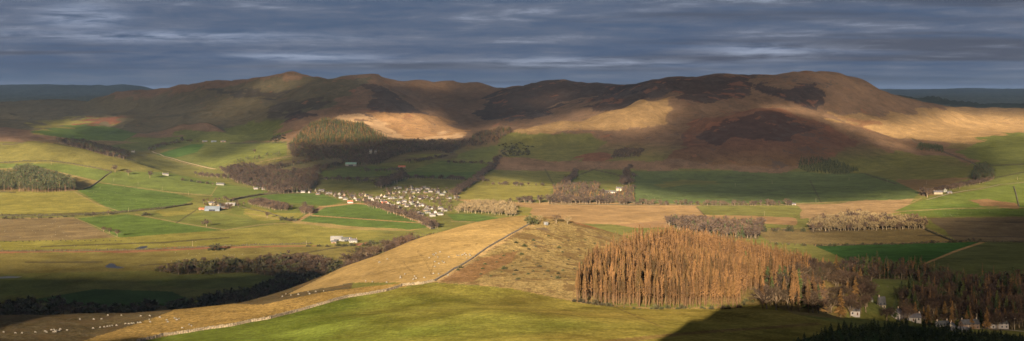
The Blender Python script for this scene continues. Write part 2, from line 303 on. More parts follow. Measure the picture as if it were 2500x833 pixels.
for pl in ([(370,662),(480,642),(600,640),(700,628),(810,645),(820,690),(700,722),(560,747),(400,765),(-60,780),(-60,745),(60,738),(300,758),(480,742),(640,708),(690,680),(600,666),(440,672)], [(2200,730),(2235,700),(2320,690),(2420,690),(2700,690),(2700,800),(2420,806),(2340,780),(2290,770),(2210,770)],[(2110,655),(2240,662),(2330,690),(2250,686),(2130,680)]): cover(LIT_, pl, 1050, 2300, True, mix=.8)
LN = (.19,.15,.075); DK = (.05,.045,.03)
for pl in ([(180,468),(240,500),(300,519)],[(185,533),(240,556),(290,581)],[(330,523),(430,543),(550,562)],[(550,562),(640,548),(700,545)],[(600,520),(660,531),(722,542)],[(245,446),(420,470),(520,478)],[(512,482),(530,455)],[(-60,411),(110,412),(200,434),(245,445)],
  [(2250,484),(2200,508),(2180,516)],[(2185,517),(2330,509),(2500,507),(2700,506)],[(1940,497),(2240,487)],[(-100,534),(180,532)],[(725,543),(800,503)],[(1100,540),(1180,543),(1250,539)],[(640,474),(700,469),(800,472),(850,488)],[(1850,560),(1990,556),(2260,559)],[(1330,498),(1560,500),(1940,500)],[(400,385),(470,404),(530,414)],[(590,404),(700,383),(760,372)],[(1260,503),(1230,520)],[(2265,560),(2340,590)]):
    cline(pl, 2.2, LN, 1500, 8000)
for pl in ([(930,455),(1010,431)],[(1330,412),(1352,452)],[(1200,412),(1110,476)],[(780,436),(950,431)],[(690,392),(640,415)],[(40,470),(0,468)],[(430,545),(480,512)],[(1700,505),(1720,526)],[(2380,405),(2520,400)],[(2400,440),(2510,418)],[(560,350),(700,348)],[(700,625),(850,600)],[(100,602),(400,592),(560,580)],[(2110,424),(2190,450)],[(1977,440),(2005,495)],[(2475,455),(2488,505)],[(2225,338),(2290,365),(2370,395),(2402,412)],[(1110,477),(1215,384)],[(1380,440),(1460,410)],[(-60,526),(270,519),(470,498)],[(560,491),(640,475),(720,468)],[(1000,432),(1190,440)],[(1440,412),(1530,432)],[(130,350),(240,368),(330,392)],[(2330,540),(2700,548)],[(2240,575),(2700,582)],[(60,640),(250,640)],[(480,640),(340,648)]):
    cline(pl, 3., DK, 1500, 8000, .7)
cline([(1061,688),(1150,693),(1250,703),(1330,720),(1420,739),(1600,754),(1800,750)], 3.5, (.22,.16,.075), 500, 1100)
cline([(1310,545),(1255,573),(1225,592),(1190,612),(1150,640),(1105,665),(1068,688)], 7, (.27,.20,.10), 500, 1300)
for pl in ([(1018,610),(1040,640),(1055,672)],[(1060,640),(1052,668)],[(985,642),(1010,668)],[(1100,605),(1160,596),(1200,600)],[(1490,745),(1560,775),(1620,800)],[(1280,600),(1330,640),(1400,660)],[(1240,620),(1330,650),(1410,690)]):
    cline(pl, 2., (.09,.065,.03), 500, 1300, .6)
TP = np.array(COL)
COL *= np.array((.64,.60,.60))
v = 1+fbm(TX/300, TY/300, 4)*.28+fbm(TX/45, TY/60, 3)*.22
COL *= v[...,None]
COL[mf] *= (1+fbm(TX/14, TY/30, 4)*.42+fbm(TX/90, TY/45+7, 3)*.10)[mf][:,None]
_s = np.abs(((TX*.86+TY*.5)/11.) % 1-.5) < .035
COL[mf & _s] *= .86
HW = np.clip(HW+fbm(TX/500+2, TY/500, 3)*.25*(HW > .2), 0, 1)
# ---------------------------------------------------------------- hand-drawn sun and shade areas that shape the unseen stratus deck
RW, RH = 650, 212
LIT = np.zeros((RH, RW)); LIT[:] = .16
_lx, _ly = np.meshgrid((np.arange(RW)-12.5)*4+2, np.arange(RH)*4+2.)
_q = fbm(_lx/90, _ly/45, 4)*34; _w = fbm(_lx/90+9, _ly/45+5, 4)*16; _k = np.clip((520-_ly)/100, .15, 1); _lx = _lx+_q*_k; _ly = _ly+_w*_k
def blur(m, r):
    if r <= 0: return m
    k = np.exp(-.5*(np.arange(-int(3*r), int(3*r)+1)/r)**2); k /= k.sum(); n = len(k)//2
    m = np.apply_along_axis(lambda v: np.convolve(np.pad(v, n, 'edge'), k, 'valid'), 0, m)
    return np.apply_along_axis(lambda v: np.convolve(np.pad(v, n, 'edge'), k, 'valid'), 1, m)
def lit(v, r, poly):
    global LIT
    m = blur(inpoly(_lx, _ly, poly).astype(float), r/4.); LIT = LIT*(1-m)+v*m
lit(.12, 8, [(-60,215),(700,180),(2600,180),(2600,262),(1200,262),(-60,262)])
lit(.10, 12, [(900,330),(1230,330),(1250,400),(1130,465),(700,460),(680,410)])
lit(.20, 10, [(1150,330),(2100,330),(2100,470),(1500,460),(1190,430)])
lit(1., 5, [(130,303),(200,290),(295,284),(285,298),(200,308),(160,326),(80,330)])
lit(1., 4, [(-60,341),(80,341),(210,366),(320,392),(400,408),(480,400),(400,385),(385,374),(420,362),(470,352),(500,356),(470,380),(520,388),(600,368),(660,345),(730,335),(730,372),(690,385),(640,392),(560,398),(540,408),(640,404),(745,394),(760,398),(640,416),(560,420),(620,450),(720,462),(860,472),(960,466),(1060,462),(1130,472),(1190,435),(1340,448),(1420,452),(1540,450),(1570,466),(1700,478),(1900,492),(2100,490),(2190,470),(2280,470),(2420,440),(2460,400),(2600,395),(2600,500),(2420,500),(2300,535),(2200,560),(2320,585),(2240,600),(2000,606),(2000,900),(-60,900)])
lit(.55, 10, [(420,360),(560,325),(600,345),(500,372)])
lit(.35, 8, [(1940,540),(2260,545),(2330,590),(2200,596),(1990,600)])
lit(.75, 5, [(1880,556),(2030,560),(2050,588),(1890,590)])
lit(.05, 10, [(2420,520),(2600,520),(2600,900),(2330,900),(2200,700),(2100,660),(2100,605),(2400,590)])
lit(.78, 4, [(828,284),(900,278),(1000,276),(1080,284),(1140,322),(1160,336),(1100,345),(980,342),(900,318)])
lit(.8, 5, [(712,350),(740,318),(800,286),(870,296),(945,336),(930,345),(860,340),(800,352)])
lit(.7, 4, [(1200,312),(1245,306),(1245,330),(1200,335)])
lit(.6, 7, [(1245,322),(1330,300),(1400,285),(1540,252),(1620,240),(1640,262),(1620,300),(1540,325),(1470,318),(1380,320),(1280,332)])
lit(.45, 6, [(1860,258),(1930,264),(2010,284),(2130,322),(2210,358),(2190,366),(2050,318),(1940,290),(1860,276)])
lit(1., 9, [(2060,305),(2200,300),(2280,282),(2420,282),(2600,278),(2600,330),(2420,338),(2300,345),(2180,338),(2090,320)])
lit(.5, 12, [(2420,345),(2600,340),(2600,420),(2440,430)])
lit(.05, 13, [(-300,652),(300,648),(420,655),(640,632),(800,640),(850,655),(700,715),(400,752),(-300,768)])
lit(.09, 7, [(1240,292),(1260,215),(1300,200),(1420,198),(1570,200),(1600,188),(1840,185),(1850,205),(1740,228),(1620,232),(1500,252),(1330,282)])
lit(.24, 6, [(1990,172),(2080,188),(2200,232),(2290,262),(2250,282),(2060,290),(1990,268),(2030,235)])
lit(.10, 6, [(1640,330),(1740,300),(1800,275),(1880,266),(1990,292),(2110,330),(2180,365),(2200,400),(1960,408),(1640,400)])
lit(.85, 2.5, [(1862,258),(1940,262),(2010,280),(2130,318),(2230,362),(2215,366),(2100,322),(2000,293),(1930,274),(1862,266)])
lit(.34, 5, [(640,195),(700,178),(760,190),(720,215),(640,262),(520,300),(480,290)])
lit(.10, 5, [(760,235),(880,205),(1000,240),(1040,275),(900,275),(740,300),(640,290)])
lit(.13, 10, [(2050,640),(2110,655),(2240,655),(2340,612),(2600,600),(2600,900),(1950,900),(2000,800),(2130,762),(2105,700)])
lit(.10, 12, [(2260,600),(2400,590),(2600,585),(2600,690),(2300,680),(2100,650),(2080,615)])
lit(.05, 6, [(1105,218),(1200,222),(1262,215),(1225,262),(1250,300),(1140,300),(1080,250)])
lit(.30, 5, [(860,192),(960,200),(1010,222),(985,230),(900,206)])
lit(.34, 4, [(985,200),(1050,192),(1100,206),(1070,222),(1010,214)])
lit(.05, 5, [(900,215),(1000,236),(1060,285),(1110,318),(1230,300),(1140,250),(1040,225),(960,208)])
lit(.26, 4, [(1290,250),(1340,222),(1390,210),(1380,235),(1320,268)])
lit(.6, 6, [(536,410),(620,402),(760,398),(785,436),(745,462),(640,458),(590,444)])
lit(.3, 6, [(-100,768),(180,768),(260,800),(190,860),(-100,880)])
CH = 2000.0
L_ = LIT[np.clip((TPY/4).astype(int), 0, RH-1), np.clip((TPX/4+12.5).astype(int), 0, RW-1)]
dirx, diry, dirz = math.sin(AZX)*math.cos(EL), math.cos(AZX)*math.cos(EL), -math.sin(EL)
ok_ = VIS & (TPX > -40) & (TPX < 2540) & (TPY < 880) & (TD > 400)
t_ = (CH-TZ)/-dirz
DX = (TX-dirx*t_); DY = (TY-diry*t_)
CX0, CX1, CY0, CY1, CSX, CSY = -10800., 10800., -14000., 17000., 50., 100.
NXC = int((CX1-CX0)/CSX); NYC = int((CY1-CY0)/CSY)
ii = ((DX[ok_]-CX0)/CSX).astype(int); jj = ((DY[ok_]-CY0)/CSY).astype(int)
g = (ii >= 0) & (ii < NXC) & (jj >= 0) & (jj < NYC)
acc = np.zeros((NYC, NXC)); wt = np.zeros((NYC, NXC))
np.add.at(acc, (jj[g], ii[g]), L_[ok_][g]); np.add.at(wt, (jj[g], ii[g]), 1)
CL = np.where(wt > 0, acc/np.maximum(wt, 1), 0); known = wt > 0
val = CL.copy(); w = known.astype(float)
for r in (1, 1.5, 3, 6, 12):                     # fill cells that no visible ground lies under
    a_ = blur(val*known, r); b_ = blur(known.astype(float), r)
    f = (w == 0) & (b_ > .02); val[f] = (a_/np.maximum(b_, 1e-6))[f]; w[f] = 1
val[w == 0] = .1
CL = blur(val, .6)
import bpy, bmesh
from mathutils import Vector, Matrix
scene = bpy.context.scene
ROOT = scene.collection
EXPO = 2.5
def mesh_np(name, V, faces, mats=(), smooth=False, mi=None, link=True, parent=None):
    me = bpy.data.meshes.new(name)
    V = np.asarray(V, np.float32).reshape(-1, 3)
    fs = faces if isinstance(faces, (list, tuple)) else [faces]
    fs = [np.asarray(f, np.int32) for f in fs if len(f)]
    me.vertices.add(len(V)); me.vertices.foreach_set('co', V.ravel())
    loops = np.concatenate([f.ravel() for f in fs]); tot = np.concatenate([np.full(len(f), f.shape[1], np.int32) for f in fs])
    st = np.concatenate([[0], np.cumsum(tot)[:-1]]).astype(np.int32)
    me.loops.add(len(loops)); me.loops.foreach_set('vertex_index', loops)
    me.polygons.add(len(tot)); me.polygons.foreach_set('loop_start', st); me.polygons.foreach_set('loop_total', tot)
    for m in mats: me.materials.append(m)
    if mi is not None: me.polygons.foreach_set('material_index', np.asarray(mi, np.int32))
    if smooth: me.polygons.foreach_set('use_smooth', np.ones(len(tot), bool))
    me.update(calc_edges=True)
    o = bpy.data.objects.new(name, me)
    if link: ROOT.objects.link(o)
    if parent: o.parent = parent
    return o
def gridfaces(nr, nc, keep=None):
    i = np.arange(nr*nc).reshape(nr, nc)
    f = np.stack([i[:-1,:-1], i[:-1,1:], i[1:,1:], i[1:,:-1]], -1)
    return f[keep] if keep is not None else f.reshape(-1, 4)
def struct(o): o['kind'] = 'structure'; return o
def nmat(name):
    m = bpy.data.materials.new(name); m.use_nodes = True
    nt = m.node_tree; nt.nodes.clear(); return m, nt
class N:
    def __init__(s, nt): s.nt = nt
    def __call__(s, t, ins=None, **kw):
        n = s.nt.nodes.new(t)
        for k, v in kw.items(): setattr(n, k, v)
        for k, v in (ins or {}).items():
            if isinstance(v, bpy.types.NodeSocket): s.nt.links.new(v, n.inputs[k])
            else: n.inputs[k].default_value = v
        return n
    def math(s, op, a, b=0., c=0., clamp=False):
        n = s('ShaderNodeMath', {0: a, 1: b, 2: c}, operation=op, use_clamp=clamp); return n.outputs[0]
    def noise(s, vec, scale, det=4., rough=.55, dist=0.):
        return s('ShaderNodeTexNoise', {'Vector': vec, 'Scale': scale, 'Detail': det, 'Roughness': rough, 'Distortion': dist}).outputs['Fac']
    def mapr(s, v, a, b, c=0., d=1., smooth=True):
        return s('ShaderNodeMapRange', {'Value': v, 'From Min': a, 'From Max': b, 'To Min': c, 'To Max': d}, interpolation_type='SMOOTHSTEP' if smooth else 'LINEAR').outputs[0]
    def mix(s, f, a, b, mode='MIX'):
        n = s('ShaderNodeMix', data_type='RGBA', blend_type=mode)
        for k, v in ((0, f), (6, a), (7, b)):
            if isinstance(v, bpy.types.NodeSocket): s.nt.links.new(v, n.inputs[k])
            else: n.inputs[k].default_value = (tuple(v)+(1,))[:4] if k else v
        return n.outputs[2]
    def scale(s, vec, f):
        return s('ShaderNodeVectorMath', {0: vec, 1: f}, operation='MULTIPLY').outputs[0]
def simple_mat(name, col, var=.25, sc=.5, rough=.85, obj_var=.2, col2=None, bump=0.):
    m, nt = nmat(name); n = N(nt)
    geo = n('ShaderNodeNewGeometry').outputs['Position']
    f = n.noise(geo, sc, 3)
    c = n.mix(n.mapr(f, .35, .65), tuple(x*(1-var) for x in col), col2 if col2 else tuple(min(1, x*(1+var)) for x in col))
    r = n('ShaderNodeObjectInfo').outputs['Random']
    c = n.mix(1., c, n('ShaderNodeCombineColor', {0: n.mapr(r, 0, 1, 1-obj_var, 1+obj_var, False), 1: n.mapr(r, 0, 1, 1-obj_var*.8, 1+obj_var*.8, False), 2: n.mapr(r, 0, 1, 1-obj_var, 1+obj_var, False)}).outputs[0], 'MULTIPLY')
    b = n('ShaderNodeBsdfPrincipled', {'Base Color': c, 'Roughness': rough, 'Specular IOR Level': .2})
    if bump: nt.links.new(n('ShaderNodeBump', {'Height': f, 'Strength': bump, 'Distance': .3}).outputs[0], b.inputs['Normal'])
    o = n('ShaderNodeOutputMaterial', {'Surface': b.outputs[0]}); return m
# ---------------------------------------------------------------- ground
def ground_mat():
    m, nt = nmat('grassland'); n = N(nt)
    pos = n('ShaderNodeNewGeometry').outputs['Position']
    at = n('ShaderNodeAttribute', attribute_name='cover'); hw = at.outputs['Alpha']
    tw = n('ShaderNodeAttribute', attribute_name='tussock').outputs['Fac']
    sp = n.scale(pos, (1, .75, 1))
    big = n.noise(sp, .0045, 5, .6); mid = n.noise(sp, .03, 5, .62, .6); fine = n.noise(pos, .25, 4, .65); tiny = n.noise(n.scale(pos, (1, .35, 1)), .8, 3, .7)
    col = at.outputs['Color']
    # gentle variation everywhere
    v = n.math('ADD', n.mapr(mid, .3, .7, .74, 1.26, False), n.mapr(fine, .3, .7, -.24, .24, False))
    col = n.mix(1., col, n('ShaderNodeCombineColor', {0: v, 1: v, 2: v}).outputs[0], 'MULTIPLY')
    # moor mottling: heather and bracken
    mm = n.math('ADD', n.math('MULTIPLY', big, .45), n.math('MULTIPLY', mid, .55))
    h = n.math('SUBTRACT', mm, n.mapr(hw, 0, 1, .70, .47, False))
    col = n.mix(n.math('MULTIPLY', n.mapr(h, 0, .05), .75), col, (.045, .034, .030))
    b2 = n.noise(n('ShaderNodeVectorMath', {0: sp, 1: (900, 300, 0)}, operation='ADD').outputs[0], .011, 6, .65)
    h2 = n.math('SUBTRACT', b2, n.mapr(hw, 0, 1, .75, .53, False))
    col = n.mix(n.math('MULTIPLY', n.mapr(h2, 0, .04), .6), col, (.125, .055, .030))
    # tussocks
    t = n.math('MULTIPLY', n.mapr(tiny, .42, .62), tw)
    col = n.mix(n.math('MULTIPLY', t, .65), col, n.mix(1., col, (.45, .42, .38), 'MULTIPLY'))
    t2 = n.math('MULTIPLY', n.mapr(fine, .52, .68), tw)
    col = n.mix(n.math('MULTIPLY', t2, .55), col, n.mix(1., col, (1.45, 1.35, 1.2), 'MULTIPLY'))
    pt = n.noise(n('ShaderNodeVectorMath', {0: n.scale(pos, (1,.6,1)), 1: (77, 31, 0)}, operation='ADD').outputs[0], .085, 5, .7, .5)
    t3 = n.math('MULTIPLY', n.mapr(pt, .50, .58), n.math('MULTIPLY', n.mapr(tw, .45, .8), n.mapr(hw, .05, .35)))
    col = n.mix(n.math('MULTIPLY', t3, .8), col, (.058, .038, .018))
    hgt = n.math('ADD', n.math('MULTIPLY', tiny, .35), n.math('MULTIPLY', fine, .9))
    bmp = n('ShaderNodeBump', {'Height': hgt, 'Strength': n.mapr(tw, 0, 1, .25, 1., False), 'Distance': .55})
    bmp2 = n('ShaderNodeBump', {'Height': mid, 'Strength': n.mapr(hw, 0, .6, .0, .5, False), 'Distance': 5., 'Normal': bmp.outputs[0]})
    b = n('ShaderNodeBsdfDiffuse', {'Color': col, 'Roughness': .35, 'Normal': bmp2.outputs[0]})
    n('ShaderNodeOutputMaterial', {'Surface': b.outputs[0]}); return m
GM = ground_mat()
nr, nc = TX.shape
terr = struct(mesh_np('ground', np.stack([TX, TY, TZ], -1), gridfaces(nr, nc), [GM], smooth=True))
def put_cover(o, col, hw, tw):
    a = o.data.attributes.new('cover', 'FLOAT_COLOR', 'POINT')
    a.data.foreach_set('color', np.concatenate([col.reshape(-1,3), hw.reshape(-1,1)], 1).astype(np.float32).ravel())
    a = o.data.attributes.new('tussock', 'FLOAT', 'POINT'); a.data.foreach_set('value', tw.ravel().astype(np.float32))
put_cover(terr, COL, HW, TW)
# the hill the viewer stands on: its brow behind the viewer keeps the low sun off the nearest ground left and right
hx = np.concatenate([np.arange(-6000,-800,80), np.arange(-800,800,8), np.arange(800,6001,80)])
hy = np.concatenate([np.arange(-5000,-600,100), np.arange(-600,-250,25), np.arange(-250,-100,6), np.arange(-100,30,10), np.arange(30,4000,120)])
HXg, HYg = np.meshgrid(hx, hy)
yr = -170.
pz = (np.interp(HXg-TA_*yr, PS, PB)-yr*math.sin(EL))/math.cos(EL)
fall = np.where(HYg < yr, -((yr-HYg)/55.)**1.15*4, -np.clip((HYg-yr)/9., 0, 1e9)*np.clip((HYg-yr)/60., 0, 1)*1.1)
fall = np.where(np.abs(HYg-yr) < 6, 0, fall)
hz = np.clip(pz+fall, 20, None)+np.clip(np.abs(HYg-yr)/40-.2, 0, 1)*fbm(HXg/60, HYg/60, 3)*2-np.clip(np.abs(HYg-yr)/40-.2,0,1)*2
cw = np.clip(HYg, 26, None); aa = np.clip(HXg/cw, -.6, .6)
zt = height(aa*cw, cw)
wedge = np.clip((HYg+60)/110., 0, 1)
inside = (np.abs(HXg) < .6*np.clip(HYg, 0, None))
zf = hz*(1-wedge)+wedge*np.where(inside, zt-3-HYg*.01, zt-.5)
zf = np.where(HYg > yr+8, np.minimum(zf, (np.interp(HXg-TA_*HYg, PS, PB)-1.0-HYg*math.sin(EL))/math.cos(EL)), zf)
zf = np.where(HYg > -158, np.minimum(zf, 243-.17*np.clip(HYg, 0, 500)+.5*np.clip(np.abs(HXg)-260-.7*np.clip(HYg, 0, 1e5), 0, 1e5)+1.9*np.clip(-HYg-85, 0, 200)), zf)
hill = struct(mesh_np('hillside', np.stack([HXg, HYg, zf], -1), gridfaces(*HXg.shape), [GM], smooth=True))
put_cover(hill, np.ones(HXg.shape+(3,))*np.array(G3), HXg*0+.1, HXg*0+.5)
# ---------------------------------------------------------------- unseen stratus deck, added to shade the ground, openings shaped by LIT
cm, nt = nmat('shade_cloud'); n = N(nt)
al = n('ShaderNodeAttribute', attribute_name='opaqueness').outputs['Fac']
df = n('ShaderNodeBsdfDiffuse', {'Color': (.8,.8,.82,1)}); tl = n('ShaderNodeBsdfTranslucent', {'Color': (.8,.8,.82,1)})
mx = n('ShaderNodeMixShader', {0: .18, 1: df.outputs[0], 2: tl.outputs[0]})
tr = n('ShaderNodeBsdfTransparent')
n('ShaderNodeOutputMaterial', {'Surface': n('ShaderNodeMixShader', {0: al, 1: tr.outputs[0], 2: mx.outputs[0]}).outputs[0]})
cx = CX0+(np.arange(NXC)+.5)*CSX; cy = CY0+(np.arange(NYC)+.5)*CSY
CXg, CYg = np.meshgrid(cx, cy)
den = 1-np.sqrt(np.clip(CL, 0, 1))
th = 5*den+.6
Vt = np.stack([CXg, CYg, CH+th], -1).reshape(-1,3); Vb = np.stack([CXg, CYg, CH-th], -1).reshape(-1,3)
f0 = gridfaces(NYC, NXC); dq = den.ravel()[f0].max(1) > .02; f0 = f0[dq]
fe = {}
e = np.concatenate([f0[:,[0,1]], f0[:,[1,2]], f0[:,[2,3]], f0[:,[3,0]]]); key = np.sort(e, 1); kk = key[:,0].astype(np.int64)*(NXC*NYC)+key[:,1]
u, inv, cnt = np.unique(kk, return_inverse=True, return_counts=True); be = e[cnt[inv] == 1]
nn = len(Vt)
allf = np.concatenate([f0, f0[:,::-1]+nn, np.stack([be[:,1], be[:,0], be[:,0]+nn, be[:,1]+nn], 1)])
shade_cloud = struct(mesh_np('shade_clouds', np.concatenate([Vt, Vb]), allf, [cm], smooth=True))
a = shade_cloud.data.attributes.new('opaqueness', 'FLOAT', 'POINT'); a.data.foreach_set('value', np.concatenate([den.ravel(), den.ravel()]).astype(np.float32))
# ---------------------------------------------------------------- sky
world = bpy.data.worlds.new("World"); scene.world = world; world.use_nodes = True
nt = world.node_tree; nt.nodes.clear(); n = N(nt)
sky = n('ShaderNodeTexSky', sky_type='NISHITA', sun_disc=False, sun_elevation=EL, sun_rotation=math.pi+AZX, altitude=300., air_density=1.2, dust_density=1., ozone_density=2.)
tc = n('ShaderNodeTexCoord').outputs['Generated']
sx = n('ShaderNodeSeparateXYZ', {0: tc})
zc = n.math('MAXIMUM', sx.outputs[2], 0.)
t = n.math('DIVIDE', 1., n.math('ADD', zc, .035))
v = n('ShaderNodeCombineXYZ', {0: n.math('MULTIPLY', sx.outputs[0], t), 1: n.math('MULTIPLY', sx.outputs[1], t), 2: 0.}).outputs[0]
vs = n.scale(v, (.5, .5, 1.))
dv = n.scale(tc, (7., 7., 62.))
b1 = n.noise(dv, 1., 9, .64, .5); b2 = n.noise(n.scale(tc, (22., 22., 150.)), 1., 8, .66, .4)
c1 = n.math('ADD', n.math('MULTIPLY', n.noise(vs, .6, 9, .66, .3), .55), n.math('MULTIPLY', b1, .45))
c2 = n.noise(n('ShaderNodeVectorMath', {0: n.scale(v, (.75, .8, 1.)), 1: (31.7, 12.2, 3.)}, operation='ADD').outputs[0], 1.3, 8, .62, .3)
c3 = n.noise(n('ShaderNodeVectorMath', {0: n.scale(v, (.35, .9, 1)), 1: (7.7, 4.2, 9.)}, operation='ADD').outputs[0], .4, 5, .55, .2)
c2 = n.math('ADD', n.math('MULTIPLY', c2, .5), n.math('MULTIPLY', b2, .5))
dens = n.math('ADD', n.math('MULTIPLY', c1, .6), n.math('MULTIPLY', c2, .4))
S = 1.15/2**EXPO
def sc(c, k=1.): return tuple(x*S*k for x in c)
col = n.mix(n.mapr(dens, .42, .60), sc((.048,.080,.155)), sc((.120,.140,.200)))
col = n.mix(n.math('MULTIPLY', n.mapr(c3, .50, .64), .8), col, sc((.055,.062,.095)))
hl = n.math('MULTIPLY', n.mapr(c2, .50, .66), n.mapr(c1, .46, .60))
hl = n.math('MULTIPLY', hl, n.mapr(zc, .008, .03))
ax = n.math('DIVIDE', sx.outputs[0], n.math('MAXIMUM', sx.outputs[1], .05))
def spot(a0, e0, sa, se):
    u_ = n.math('DIVIDE', n.math('SUBTRACT', ax, a0), sa); w_ = n.math('DIVIDE', n.math('SUBTRACT', zc, e0), se)
    return n.math('MULTIPLY', n.math('EXPONENT', n.math('MULTIPLY', n.math('ADD', n.math('MULTIPLY', u_, u_), n.math('MULTIPLY', w_, w_)), -1.)), n.mapr(sx.outputs[1], 0, .1))
br = spot(-.318, .058, .03, .008)
for a_ in ((.05, .026, .08, .004), (.19, .034, .05, .006), (-.26, .044, .12, .004), (-.15, .030, .06, .003)): br = n.math('MAXIMUM', br, n.math('MULTIPLY', spot(*a_), .8))
hl = n.math('MAXIMUM', n.math('MULTIPLY', hl, .6), n.math('MULTIPLY', br, n.mapr(c2, .36, .62)))
col = n.mix(n.math('MULTIPLY', hl, .8), col, sc((.38,.44,.58)))
lowf = n.mapr(zc, 0.0, .03, 1, 0)
col = n.mix(n.math('MULTIPLY', lowf, .75), col, sc((.098,.138,.205)))
col = n.mix(1., col, n.mix(n.mapr(zc, .10, .35), (1,1,1), (6.0,5.9,6.0)), 'MULTIPLY')
bg1 = n('ShaderNodeBackground', {'Color': sky.outputs[0], 'Strength': .05})
bg2 = n('ShaderNodeBackground', {'Color': col, 'Strength': 1.})
cov = n.mapr(dens, .30, .44, .95, .99)
n('ShaderNodeOutputWorld', {'Surface': n('ShaderNodeMixShader', {0: cov, 1: bg1.outputs[0], 2: bg2.outputs[0]}).outputs[0]})
sl = bpy.data.lights.new('sun', 'SUN'); sl.energy = 5.; sl.angle = math.radians(.25); sl.color = (1., .80, .56)
so = bpy.data.objects.new('sun', sl); ROOT.objects.link(so)
so.rotation_euler = Vector((dirx, diry, dirz)).to_track_quat('-Z', 'Y').to_euler()
# ---------------------------------------------------------------- air
hb = np.array([(x, y, z) for z in (-20, 520) for y in (-5200, 29500) for x in (-18500, 18500)], float)
hf = [(0,2,3,1),(4,5,7,6),(0,1,5,4),(2,6,7,3),(0,4,6,2),(1,3,7,5)]
hm, nt = nmat('air'); n = N(nt)
vol = n('ShaderNodeVolumePrincipled', {'Color': (.42,.64,1.,1), 'Density': 0.85e-5, 'Anisotropy': .1})
n('ShaderNodeOutputMaterial', {'Volume': vol.outputs[0]})
haze = mesh_np('haze', hb, np.array(hf), [hm]); haze['kind'] = 'stuff'
# ---------------------------------------------------------------- camera
cam = bpy.data.cameras.new('camera'); cam.lens = F/2500*36; cam.sensor_width = 36; cam.shift_y = -(833/2-HY)/2500
cam.clip_start = 1; cam.clip_end = 60000
co = bpy.data.objects.new('camera', cam); ROOT.objects.link(co); co.location = (0, 0, H); co.rotation_euler = (math.pi/2, 0, 0)
scene.camera = co
scene.view_settings.view_transform = 'Standard'; scene.view_settings.look = 'None'; scene.view_settings.exposure = EXPO; scene.view_settings.gamma = 1
# ---------------------------------------------------------------- small geometry kit
class Geo:
    def __init__(s): s.V = []; s.Q = []; s.M = []
    def quad(s, a, b, c, d, m=0):
        i = len(s.V); s.V += [a, b, c, d]; s.Q.append((i, i+1, i+2, i+3)); s.M.append(m)
    def strip(s, p, d, w, m=0, up=None):              # a tapering twig or frond from p along d
        p = np.array(p); d = np.array(d); q = p+d
        n = np.cross(d, rnd.normal(0, 1, 3) if up is None else up); n = n/(np.linalg.norm(n)+1e-9)*w
        s.quad(tuple(p-n*.5), tuple(p+n*.5), tuple(q+n*.28), tuple(q-n*.28), m)
    def tube(s, p, q, r0, r1, k=5, m=0):
        p = np.array(p, float); q = np.array(q, float); d = q-p; d /= np.linalg.norm(d)+1e-9
        a = np.cross(d, (0.31, .9, .2)); a /= np.linalg.norm(a); b = np.cross(d, a); i = len(s.V)
        for c, r in ((p, r0), (q, r1)):
            for t in range(k):
                an = 2*math.pi*t/k; s.V.append(tuple(c+(a*math.cos(an)+b*math.sin(an))*r))
        for t in range(k):
            s.Q.append((i+t, i+(t+1) % k, i+k+(t+1) % k, i+k+t)); s.M.append(m)
    def box(s, x0, x1, y0, y1, z0, z1, m=0):
        i = len(s.V); s.V += [(x, y, z) for z in (z0, z1) for y in (y0, y1) for x in (x0, x1)]
        for f in ((0,2,3,1),(4,5,7,6),(0,1,5,4),(2,6,7,3),(0,4,6,2),(1,3,7,5)): s.Q.append(tuple(i+k for k in f)); s.M.append(m)
    def blob(s, c, r, m=0, n=8, k=5, jit=0.):
        i = len(s.V)
        for a in range(k+1):
            th = math.pi*a/k
            for b in range(n):
                ph = 2*math.pi*b/n; j = 1+rnd.normal(0, jit) if jit else 1
                s.V.append((c[0]+r[0]*math.sin(th)*math.cos(ph)*j, c[1]+r[1]*math.sin(th)*math.sin(ph)*j, c[2]+r[2]*math.cos(th)*j))
        for a in range(k):
            for b in range(n):
                s.Q.append((i+a*n+b, i+(a+1)*n+b, i+(a+1)*n+(b+1) % n, i+a*n+(b+1) % n)); s.M.append(m)
    def arr(s): return np.array(s.V, np.float32), np.array(s.Q, np.int32), np.array(s.M, np.int32)
    def mesh(s, name, mats, parent=None, link=True, smooth=False):
        V, Q, M = s.arr(); return mesh_np(name, V, Q, mats, smooth, M, link, parent)
rnd = np.random.default_rng(11)
def tag(o, label, cat, group=None):
    o['label'] = label; o['category'] = cat
    if group: o['group'] = group
    return o
# ---------------------------------------------------------------- tree shapes, one unit tall
def larch(k, top):                                     # k: richness
    t = Geo(); c = Geo()
    b = rnd.normal(0, .012, 2); t.tube((0,0,-.03), (b[0],b[1],.55), .011, .008, 5); t.tube((b[0],b[1],.55), (b[0]*1.5,b[1]*1.5,.97), .008, .002, 4)
    n = int(330*k)
    for i in range(n):
        z = .05+.95*(i+.5)/n; u = max(0, (z-.36)/.64)
        r = (.03+.065*(z/.38)*rnd.random()) if z < .38 else (.098*(1-u)**.8*min(1, .45+u*2.6)+.012)*(.55+.65*rnd.random())
        if z < .38 and rnd.random() < .3: continue
        a = rnd.random()*6.283; el = rnd.uniform(-.25, .35)+u*.5
        w = (.0055 if z < .38 else .0125)/max(k, .15)**.5
        p = (b[0]*z*1.4, b[1]*z*1.4, z); d = (math.cos(a)*r, math.sin(a)*r, math.sin(el)*r)
        c.strip(p, d, w, 1)
        if k > .5 and z > .4:
            q = np.array(p)+np.array(d)*.55
            c.strip(q, (d[0]*.35-d[1]*.4, d[1]*.35+d[0]*.4, -r*.35), w*.9, 1); c.strip(q, (d[0]*.35+d[1]*.4, d[1]*.35-d[0]*.4, -r*.3), w*.9, 1)
    return t, c
